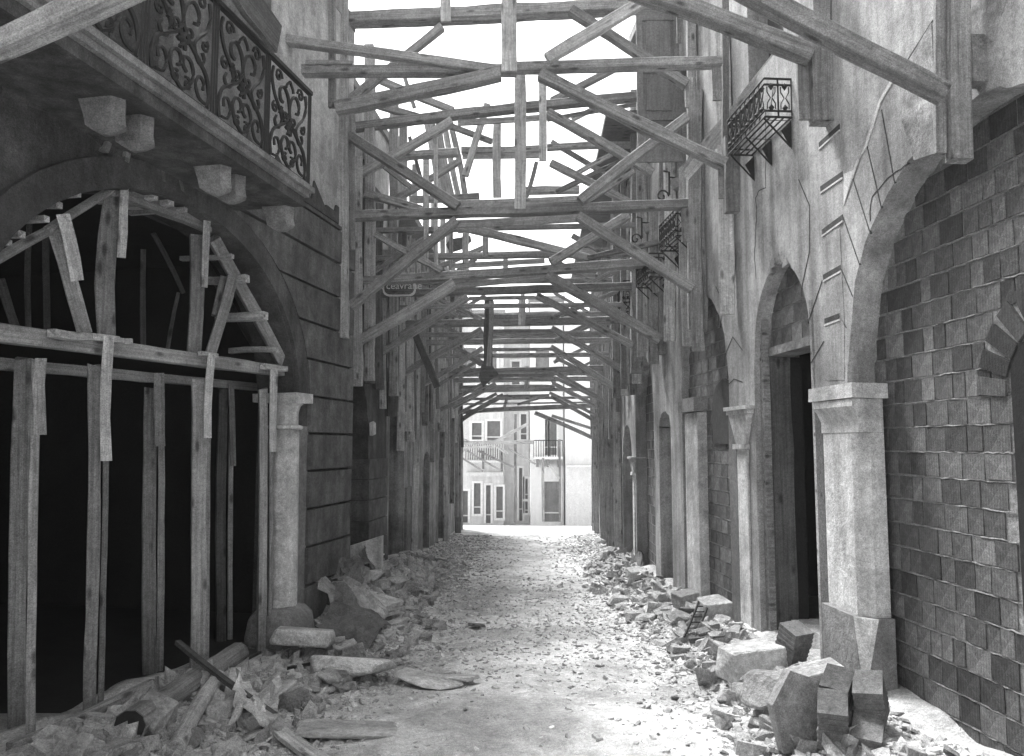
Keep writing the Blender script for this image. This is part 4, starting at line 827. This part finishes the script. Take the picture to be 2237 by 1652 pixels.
e4, a4, b4 = far_box('white_house', 'plain white blank house wall at the far end, on the right of the balcony house', 1233, 1420, 700, 43, 'facade_w', [], vb=1147)
m_ = MB(); p = atY(1236, 1018, 42.9); q = atY(1330, 1018, 42.9); m_.box(((p.x + q.x) / 2, 42.4, p.z), (q.x - p.x, 1.1, .08)); m_.box(((p.x + q.x) / 2, 42.75, (p.z - 3) / 2), (q.x - p.x, .4, p.z + 2.9)); m_.build('lean_to', M['facade_w'], e4)
# more roofs behind
for (u0, u1, vt, Y, lb, cat) in ((700, 940, 560, 60, 'tall pale block far beyond the left fronts', ''), (1420, 1700, 600, 62, 'tall pale block far beyond the right fronts', '')):
    far_box('distant_block', lb, u0, u1, vt, Y, 'facade_g', [], vb=1140)
# far pale frame in the square
frf = frame(33, 'pale sunlit shoring frame standing out in the square', [
 ('l', 1007, 968, 1165, 966, 7), ('l', 1007, 978, 1080, 976, 5), ('l', 1080, 966, 1155, 925, 6), ('l', 1006, 958, 1035, 970, 5), ('l', 1006, 988, 1030, 974, 5), ('l', 1082, 973, 1108, 992, 5), ('b', 1008, 1000, 1055, 1030, 4), ('b', 1020, 985, 1095, 1028, 4), ('b', 1045, 985, 1125, 1022, 4), ('b', 1110, 980, 1170, 1014, 4),
 ('p', 1187, 1140, 1186, 1000, 6), ('l', 1200, 1016, 1222, 1046, 5), ('p', 1126, 1142, 1126, 905, 6), ('p', 1056, 1025, 1056, 985, 5), ('p', 1096, 1030, 1096, 985, 5), ('p', 1223, 1140, 1222, 960, 5)], 1100)

# ================================================================== RUBBLE
def rock_mesh(seed, flat=1.0, blocky=False):
    r = random.Random(seed); import bmesh
    bm = bmesh.new()
    if blocky:
        for sx in (-1, 1):
            for sy in (-1, 1):
                for sz in (-1, 1):
                    bm.verts.new((sx * (.5 + r.uniform(-.1, .06)), sy * (.42 + r.uniform(-.1, .06)), sz * (.36 + r.uniform(-.08, .05)) * flat))
        for _ in range(5): v = Vector((r.uniform(-1, 1), r.uniform(-1, 1), r.uniform(-1, 1))).normalized(); bm.verts.new((v.x * .56, v.y * .5, v.z * .42 * flat))
    else:
        for _ in range(18):
            v = Vector((r.gauss(0, 1), r.gauss(0, 1), r.gauss(0, 1))).normalized(); k = r.uniform(.38, .56); bm.verts.new((v.x * k * 1.2, v.y * k, v.z * k * .75 * flat))
    bmesh.ops.convex_hull(bm, input=bm.verts)
    bmesh.ops.delete(bm, geom=[v for v in bm.verts if not v.link_faces], context='VERTS')
    bmesh.ops.bevel(bm, geom=bm.edges[:], offset=.025, segments=1, affect='EDGES', clamp_overlap=True)
    me = bpy.data.meshes.new('stone_chunk'); bm.to_mesh(me); bm.free(); return me
RK = [rock_mesh(i, .8) for i in range(7)]; RB = [rock_mesh(20 + i, .9, True) for i in range(6)]; RF = [rock_mesh(40 + i, .3, i % 2 == 0) for i in range(7)]
for q in RK + RB + RF: q.materials.append(M['rubble'])
def atG(u, v):
    r = ray(u, v); t = 3.0
    for _ in range(900):
        p = CAM + r * t
        if p.z < hgt(p.x, p.y): break
        t += .03
    return p
def put(me, p, s, rot=None, name='stone_chunk', sink=.28, label=None, cat='stone', group=None, sc=(1, 1, 1)):
    rot = rot or (random.uniform(-.4, .4), random.uniform(-.4, .4), random.uniform(0, 6.28))
    o = bpy.data.objects.new(name, me); COL.objects.link(o); o.location = (p[0], p[1], p[2] + s * sink * sc[2]); o.rotation_euler = rot; o.scale = (s * sc[0], s * sc[1], s * sc[2])
    return tag(o, label, cat, group)
# named big pieces: (mesh list, u, v(base), size px, label)
big = [
 (RK[0], 765, 1490, 185, 'large pitted rounded boulder at the foot of the left rubble pile', (1.1, .7, .62)),
 (RB[0], 815, 1335, 95, 'pale square slab lying flat beyond the bent tin sheets', (1, 1.1, .45)),
 (RK[1], 870, 1285, 50, 'rounded pale stone beside the slab on the left pile', (1, 1, 1)),
 (RK[2], 812, 1270, 46, 'dark topped boulder against the left wall corner', (1, 1, 1)),
 (RB[1], 1648, 1475, 140, 'big squared limestone block beside the pier on the right', (1, .8, .75)),
 (RB[2], 1560, 1352, 62, 'white squared stone standing among the right rubble', (1, .9, 1.1)),
 (RB[3], 1605, 1340, 60, 'white block leaning against the right rubble behind it', (1, .9, .9)),
 (RB[4], 1500, 1330, 55, 'pale cube of stone at the middle of the right rubble', (.9, .9, 1)),
 (RK[3], 1488, 1362, 55, 'dark undercut stone nearest the road in the right rubble', (1.1, 1, .8)),
 (RB[5], 1555, 1298, 32, 'small knob of stone above the white block', (1, 1, 1)),
 (RK[4], 1690, 1560, 150, 'wedge of stone with a bright broken top in the right foreground', (1.2, .9, 1.1)),
 (RB[3], 1775, 1530, 120, 'bright slab with two slots propped in front of the pier', (1.15, .6, .9)),
 (RF[0], 1855, 1515, 85, 'tilted grey slab with a bright edge below the pier plinth', (1.2, 1, 1)),
 (RB[2], 1390, 1262, 38, 'rounded white stone by the far right wall', (1, 1, .8)),
 (RB[0], 1335, 1215, 26, 'small dark block at the road edge, far right', (1.2, .8, .7)),
 (RF[2], 660, 1440, 130, 'pale flat stone at the foot of the column on the left', (1, 1, 1.2)),
 (RF[3], 930, 1500, 110, 'white flat flake of plaster near the road, left foreground', (1.5, .8, .5)),
 (RF[4], 990, 1490, 80, 'second white plaster flake closer to the road centre', (1.4, .7, .4)),
 (RK[5], 960, 1232, 30, 'dark ball shaped stone under the far left posts', (1, 1, .9)),
 (RF[5], 1640, 1420, 70, 'thin slab lying behind the squared limestone block', (1.4, .7, .7)),
 (RK[6], 560, 1595, 95, 'crumpled pale lump in the front of the left debris', (1.1, 1, 1)),
 (RF[6], 770, 1610, 150, 'broad flat sheet of plaster at the left edge of the road', (1.5, .7, .35)),
]
for me, u, v, px, lb, sc in big:
    p = atG(u, v); s = px * p.y / F; put(me, p, s, label=lb, sc=sc, sink=.30, rot=(random.uniform(-.15, .15), random.uniform(-.15, .15), random.uniform(-.5, .5)))
# hollow brick clumps on the right
def brick_clump(u, v, n, label, yaw, tilt, size=(.3, .17, .13)):
    p = atG(u, v); e = empty('brick_clump', (p.x, p.y, p.z), label, 'bricks'); R = Matrix.Rotation(yaw, 4, 'Z') @ Matrix.Rotation(tilt, 4, 'X'); k = 0
    for (i, j, l) in n:
        mm = MB(); a, b, c = size; g = .006
        # ribbed brick: stacked fins on the long sides
        for r in range(7):
            z0 = -c / 2 + r * c / 7; ins = 0 if r % 2 == 0 else .004; mm.box((0, 0, z0 + c / 14), (a - g * 2 - ins * 2, b - g - ins * 2, c / 7 - .0005))
        me = bpy.data.meshes.new('brick'); me.from_pydata(mm.v, [], mm.f)
        link('brick', me, M['brick_far'], e, Matrix.Translation(p + Vector((0, 0, .09))) @ R @ Matrix.Translation((i * a, j * b, l * c)) @ Matrix.Rotation(random.uniform(-.12, .12), 4, 'Z') @ Matrix.Rotation(random.uniform(-.08, .08), 4, 'Y'))
    return e
brick_clump(1722, 1470, [(0, 0, 0), (0, 0, 1), (0, 0, 2)], 'leaning stack of three dark ribbed bricks beside the squared block', .5, .35, (.22, .22, .14))
e = brick_clump(1825, 1625, [(0, 0, 0), (0, 0, 1), (1, 0, 0), (0, 1, 1), (1, 1, 0), (1, 1, 1), (0, 1, 0)], 'big clump of ribbed hollow bricks still stuck in mortar, right foreground', -.5, .38, (.2, .26, .15))
for (u_, v_, s_) in ((1800, 1560, .34), (1860, 1560, .30), (1740, 1600, .30)):
    pm = atG(u_, v_); put(random.choice(RB), pm, s_, label={1800: 'rough mortar lump capping the brick clump, left half', 1860: 'rough mortar lump capping the brick clump, right half', 1740: 'split stone wedged left of the big brick clump'}[u_], sc=(1.2, .8, .6), sink=.55)
p = atG(1755, 1640); m_ = MB()
q = [(-.16, -.02, 0), (.14, -.04, .02), (.2, .0, .2), (.15, .02, .45), (-.05, .05, .52), (-.2, .04, .3)]
vv = [Vector(a) + Vector((0, 0, 0)) for a in q]; Rz = Matrix.Rotation(.25, 3, 'Z')
vv2 = [Rz @ a for a in vv] + [Rz @ (a + Vector((.03, .13, -.02))) for a in vv]
m_.add([p + a for a in vv2], [(0, 1, 2, 3, 4, 5), (11, 10, 9, 8, 7, 6)] + [(i, i + 6, (i + 1) % 6 + 6, (i + 1) % 6) for i in range(6)]); tag(m_.build('mortar_slab', M['rubble']), 'upright slab of mortar standing on edge before the big brick clump', 'rubble')
# scattered medium rocks along both walls
def slab(me, s, y, sidew):
    shp = 'flat flake of stone' if me in RF else ('squarish stone block' if me in RB else 'rounded lump of stone')
    siz = 'small' if s < .13 else ('medium' if s < .2 else 'larger')
    where = ('in the foreground' if y < 7 else ('beside the near column' if y < 9.5 else ('by the block pier' if y < 13 else 'near the street mouth'))) if sidew == 'left' else ('beside the kerb ledge' if y < 7 else ('below the dark doorway' if y < 9.5 else ('under the bricked arches' if y < 13 else 'near the street mouth')))
    return siz + ' ' + shp + ' ' + where + ' on the ' + sidew
GLb, GRb = 'broken stones piled along the left wall', 'broken stones piled along the right wall'
for i in range(150):
    y = random.uniform(5.0, 22) ** 1.0; y = 4.6 + (y - 5) * random.uniform(.4, 1); d = abs(random.gauss(0, .55)) + .15
    if y < 10 and random.random() < .4: d += .3
    x = xl(y) + d + (.25 if y < 9.5 else 0); s = random.uniform(.09, .30) * (1 if d < .9 else .6)
    mm_ = random.choice(RK + RB + RF + RF); put(mm_, (x, y, hgt(x, y)), s, label=slab(mm_, s, y, 'left'), group=GLb, cat='stone', sink=.2)
for i in range(120):
    y = 5.0 + random.uniform(0, 17) * random.uniform(.3, 1); d = abs(random.gauss(0, .4)) + .2
    if y < 6.4: d += .35
    x = xr(y) - d; s = random.uniform(.08, .26) * (1 if d < .8 else .6)
    mm_ = random.choice(RK + RB + RF + RF); put(mm_, (x, y, hgt(x, y)), s, label=slab(mm_, s, y, 'right'), group=GRb, cat='stone', sink=.2)
# plank and log debris in the left foreground
def debris(nm, u0, v0, u1, v1, w, t, m, label, h0=.1, h1=.1, cat='timber', **kw):
    p0 = atG(u0, v0) + Vector((0, 0, h0)); p1 = atG(u1, v1) + Vector((0, 0, h1)); return tag(timber(nm, p0, p1, w, t, M[m], None, face=(0, 0, 1), **kw), label, cat)
debris('round_log', 282, 1622, 520, 1455, .21, .21, 'wood', 'thick round log with dark sawn end lying in the left foreground', .1, .12, 'log', round_=True, bend=.05)
_p0 = atG(282, 1622) + Vector((0, 0, .1)); _p1 = atG(520, 1455) + Vector((0, 0, .12)); _d = (_p1 - _p0).normalized()
_lg = bpy.data.objects['round_log']; _o = timber('sawn_end', _p0 - _d * .012, _p0 - _d * .002, .20, .20, M['black'], _lg, face=(0, 0, 1), round_=True, bend=0)
debris('round_log', 380, 1670, 470, 1515, .12, .12, 'wood_light', 'thinner pale log lying just right of the thick one', .08, .1, 'log', round_=True)
debris('round_log', 250, 1690, 440, 1560, .10, .08, 'wood', 'rough pole half buried under the thick log', .04, .05, 'log', round_=True)
debris('thin_stick', 385, 1478, 600, 1600, .05, .04, 'wood_dark', 'thin dark batten laid across the logs', .28, .12, 'stick')
debris('flat_board', 585, 1590, 730, 1690, .12, .03, 'wood_light', 'pale flat board sloping to the road edge in the left foreground', .08, .04, 'board')
debris('edge_plank', 20, 1650, 330, 1508, .06, .09, 'wood', 'long plank on edge behind the logs, under the props', .03, .04, 'plank')
debris('edge_plank', 150, 1690, 300, 1620, .09, .05, 'wood', 'short plank beneath the dark log end', .03, .03, 'plank')
debris('edge_plank', 360, 1490, 440, 1455, .1, .04, 'wood_light', 'short pale plank end lying behind the thick log', .05, .05, 'plank')
debris('short_post', 568, 1560, 640, 1520, .09, .07, 'wood_light', 'pale stub of timber among the plaster lumps', .06, .1, 'timber')
debris('short_post', 495, 1560, 515, 1500, .09, .09, 'stone', 'pale squared stub standing by the batten', .05, .12, 'timber')
debris('iron_rod', 630, 1475, 690, 1462, .03, .03, 'iron', 'short iron bar lying on the left rubble', .06, .06, 'bar')
debris('flat_board', 1440, 1268, 1480, 1262, .1, .03, 'wood_dark', 'dark board end poking from the right rubble', .05, .05, 'board')
debris('flat_board', 1505, 1405, 1610, 1398, .16, .05, 'wood_dark', 'dark flat board under white chips in the right rubble', .04, .05, 'board')
debris('flat_board', 1350, 1278, 1400, 1280, .14, .09, 'wood_dark', 'dark block of wood at the road edge on the right', .05, .05, 'timber')
# ladder-like broken grating on the right rubble
gr = empty('broken_grating', atG(1500, 1400), 'small rusty ladder shaped grating on the right rubble', 'grating'); g0, g1 = atG(1495, 1408), atG(1530, 1350)
for dx in (0, .12): timber('side_bar', g0 + Vector((dx, 0, .08)), g1 + Vector((dx, 0, .22)), .02, .02, M['iron'], gr)
for i in range(7):
    q = g0.lerp(g1, (i + .5) / 7) + Vector((0, 0, .08 + .14 * (i + .5) / 7)); timber('rung', q, q + Vector((.12, 0, 0)), .012, .012, M['iron'], gr)
# crumpled tin / canvas sheets on the left
def sheet(poly, m, label, h=.0, th=.012, seed=0, name='crumpled_sheet', cat='sheet'):
    r = random.Random(seed); N_ = 9; a, b, c, d = [Vector(q) for q in poly]; top_ = []
    for i in range(N_):
        for j in range(N_):
            s, t = i / (N_ - 1), j / (N_ - 1); p = a.lerp(b, s).lerp(d.lerp(c, s), t)
            p = p + Vector((r.uniform(-.03, .03), r.uniform(-.03, .03), .09 * math.sin(s * 5 + seed) * math.cos(t * 4 + seed) + r.uniform(-.035, .035) + h)); top_.append(p)
    m2 = MB(); n_ = len(top_); idx = lambda i, j: i * N_ + j
    fs = [(idx(i, j), idx(i + 1, j), idx(i + 1, j + 1), idx(i, j + 1)) for i in range(N_ - 1) for j in range(N_ - 1)]
    bt = [p - Vector((0, 0, th)) for p in top_]; fs2 = [tuple(q + n_ for q in f[::-1]) for f in fs]; rim = []
    ed = [idx(i, 0) for i in range(N_)] + [idx(N_ - 1, j) for j in range(1, N_)] + [idx(i, N_ - 1) for i in range(N_ - 2, -1, -1)] + [idx(0, j) for j in range(N_ - 2, 0, -1)]
    for x, y in zip(ed, ed[1:] + ed[:1]): rim.append((x, x + n_, y + n_, y))
    m2.add(top_ + bt, fs + fs2 + rim); return tag(m2.build(name, M[m]), label, cat)
def G(u, v, h): return atG(u, v) + Vector((0, 0, h))
sheet((G(690, 1400, .1), G(800, 1425, .05), G(850, 1385, .12), G(735, 1350, .42)), 'cloth', 'dark crumpled canvas sheet over the left rubble, beside the column base', seed=1)
sheet((G(680, 1350, .35), G(760, 1345, .4), G(850, 1375, .15), G(800, 1400, .1)), 'tin', 'bent pale tin sheet lying over the dark canvas', .06, seed=4)
sheet((G(725, 1330, .3), G(790, 1335, .3), G(790, 1300, .45), G(735, 1300, .5)), 'cloth', 'dark open sack leaning at the house corner on the left', seed=7)
sheet((G(500, 1610, .15), G(600, 1625, .1), G(610, 1560, .2), G(520, 1540, .25)), 'stone', 'crumpled pale paper-like sheet in the front of the left debris', seed=9)
sheet((G(780, 1262, .1), G(835, 1265, .1), G(845, 1225, .3), G(800, 1228, .3)), 'cloth', 'dark curved roof tile stack by the block pier on the left', seed=3)
sheet((G(1372, 1245, .05), G(1408, 1255, .02), G(1412, 1205, 1.0), G(1400, 1203, .8)), 'wood_dark', 'dark splintered board leaning up against the far right arches', seed=5, name='leaning_board', cat='board', th=.03)
m_ = MB(); p = G(795, 1235, .15); m_.hexa([p + Vector(a) for a in ((-.3, -.1, -.3), (.28, -.05, -.3), (.28, .1, -.3), (-.3, .05, -.3), (-.3, -.1, .12), (.28, -.05, .3), (.28, .1, .3), (-.3, .05, .12))]); tag(m_.build('slanted_slab', M['stone']), 'pale slanted slab leaning on the foot of the rusticated pier', 'slab')

# chips: tens of thousands of small flakes nobody could count
N = 42000
yc = 4.3 + 19 * RS.rand(N) ** 1.25; u_ = RS.rand(N)
xlv = np.where(yc < 10.15, FL1.x0 + FL1.m * yc, np.where(yc < 14.2, FL2.x0 + FL2.m * yc, FL3.x0 + FL3.m * yc)) ; xrv = np.where(yc < 12.5, FR1.x0 + FR1.m * yc, FR2.x0 + FR2.m * yc)
side = RS.rand(N); wdt = xrv - xlv
xc = np.where(side < .42, xlv + np.abs(RS.randn(N)) * .85 + .05, np.where(side < .68, xrv - np.abs(RS.randn(N)) * .75 - .05, xlv + wdt * u_))
mid = (side >= .68); dense = np.clip((yc - 6.6) / 1.6, .10, 1) * np.clip((16.0 - yc) / 3.5, .03, 1)
keep = (xc > xlv + .02) & (xc < xrv - .02) & (~mid | (RS.rand(N) < dense)); xc, yc = xc[keep], yc[keep]; n_ = len(xc)
dl_ = np.minimum(xc - np.where(yc < 10.15, FL1.x0 + FL1.m * yc, FL2.x0 + FL2.m * yc), 9)
sz = (.008 + .024 * RS.rand(n_) ** 2.4) * (1 + .35 * (np.abs(xc) > 1.2)); ang = RS.rand(n_) * 6.28
zc = np.array([hgt(a, b) for a, b in zip(xc, yc)])
base = np.array([(-1, -.7, 0), (.3, -1, 0), (1.1, -.1, 0), (.5, .9, 0), (-.8, .7, 0)], float); K = 5
jit = 1 + .35 * RS.randn(n_, K); tl = RS.randn(n_, 2) * .28
bx = base[None, :, 0] * jit; by = base[None, :, 1] * jit
px = (bx * np.cos(ang)[:, None] - by * np.sin(ang)[:, None]) * sz[:, None]; py = (bx * np.sin(ang)[:, None] + by * np.cos(ang)[:, None]) * sz[:, None]
th = sz * (.18 + .32 * RS.rand(n_)); lift = px * tl[:, :1] + py * tl[:, 1:]
lo = np.stack([xc[:, None] + px, yc[:, None] + py, zc[:, None] + lift - .004], 2); hi = np.stack([xc[:, None] + px * .85, yc[:, None] + py * .85, zc[:, None] + lift + th[:, None]], 2)
V = np.concatenate([lo, hi], 1).reshape(-1, 3)
o_ = np.arange(n_)[:, None] * 10
tp = (o_ + np.array([5, 6, 7, 8, 9])); sdq = [(o_ + np.array([i, (i + 1) % 5, 5 + (i + 1) % 5, 5 + i])) for i in range(5)]
def lumps(n_, seed):
    r = np.random.RandomState(seed); V_ = []; F_ = []
    for i in range(n_):
        y = 4.4 + 12 * r.rand() ** 1.3; left = r.rand() < .58; d = min(abs(r.randn()), 1.9) * (.62 if left else .42) + .1
        if not left and y < 6.4: d += .3
        x = xl(y) + d if left else xr(y) - d
        if x > xr(y) - .05 or x < xl(y) + .05: continue
        z = hgt(x, y); s_ = .025 + .07 * r.rand() ** 2; a = r.rand() * 6.28; ca, sa = math.cos(a), math.sin(a); k = len(V_); tx, ty = r.randn(2) * .35; el = 1 + r.rand(); hh_ = .35 + .7 * r.rand()
        for zz, sc in ((-.4, .9), (hh_, .75)):
            for (bx_, by_) in ((-1, -.7), (.2, -1), (1, -.3), (.8, .7), (-.3, 1), (-1, .4)):
                bx_ = bx_ * el * (1 + .25 * r.randn()) * sc; by_ = by_ * (1 + .25 * r.randn()) * sc
                px_ = (bx_ * ca - by_ * sa) * s_; py_ = (bx_ * sa + by_ * ca) * s_; V_.append((x + px_, y + py_, z + zz * s_ + px_ * tx + py_ * ty))
        F_ += [tuple(range(k + 5, k - 1, -1)), tuple(range(k + 6, k + 12))] + [(k + q, k + (q + 1) % 6, k + 6 + (q + 1) % 6, k + 6 + q) for q in range(6)]
    m0 = bpy.data.meshes.new('rubble_lumps'); m0.from_pydata(V_, [], F_); return m0
tag(link('rubble_lumps', lumps(2600, 5), M['rubble']), 'loose fist sized broken stone and plaster lumps along both walls', 'rubble', kind='stuff')
me = bpy.data.meshes.new('stone_chips'); me.from_pydata(V.tolist(), [], tp.tolist() + [r for s_ in sdq for r in s_.tolist()])
tag(link('stone_chips', me, M['chips']), 'carpet of small broken stone and plaster chips over the street', 'rubble', kind='stuff')

# ------------------------------------------------------------------ dusty air
hm = bpy.data.materials.new('dusty_air'); hm.use_nodes = True; hn = hm.node_tree; hn.nodes.clear()
pv = hn.nodes.new('ShaderNodeVolumePrincipled'); pv.inputs['Color'].default_value = (.9, .9, .9, 1); pv.inputs['Density'].default_value = .0012; pv.inputs['Anisotropy'].default_value = .2
ho = hn.nodes.new('ShaderNodeOutputMaterial'); hn.links.new(pv.outputs[0], ho.inputs['Volume'])
m_ = MB(); m_.box((0, 100, 6.5), (640, 640, 21)); tag(m_.build('haze', hm), kind='stuff')
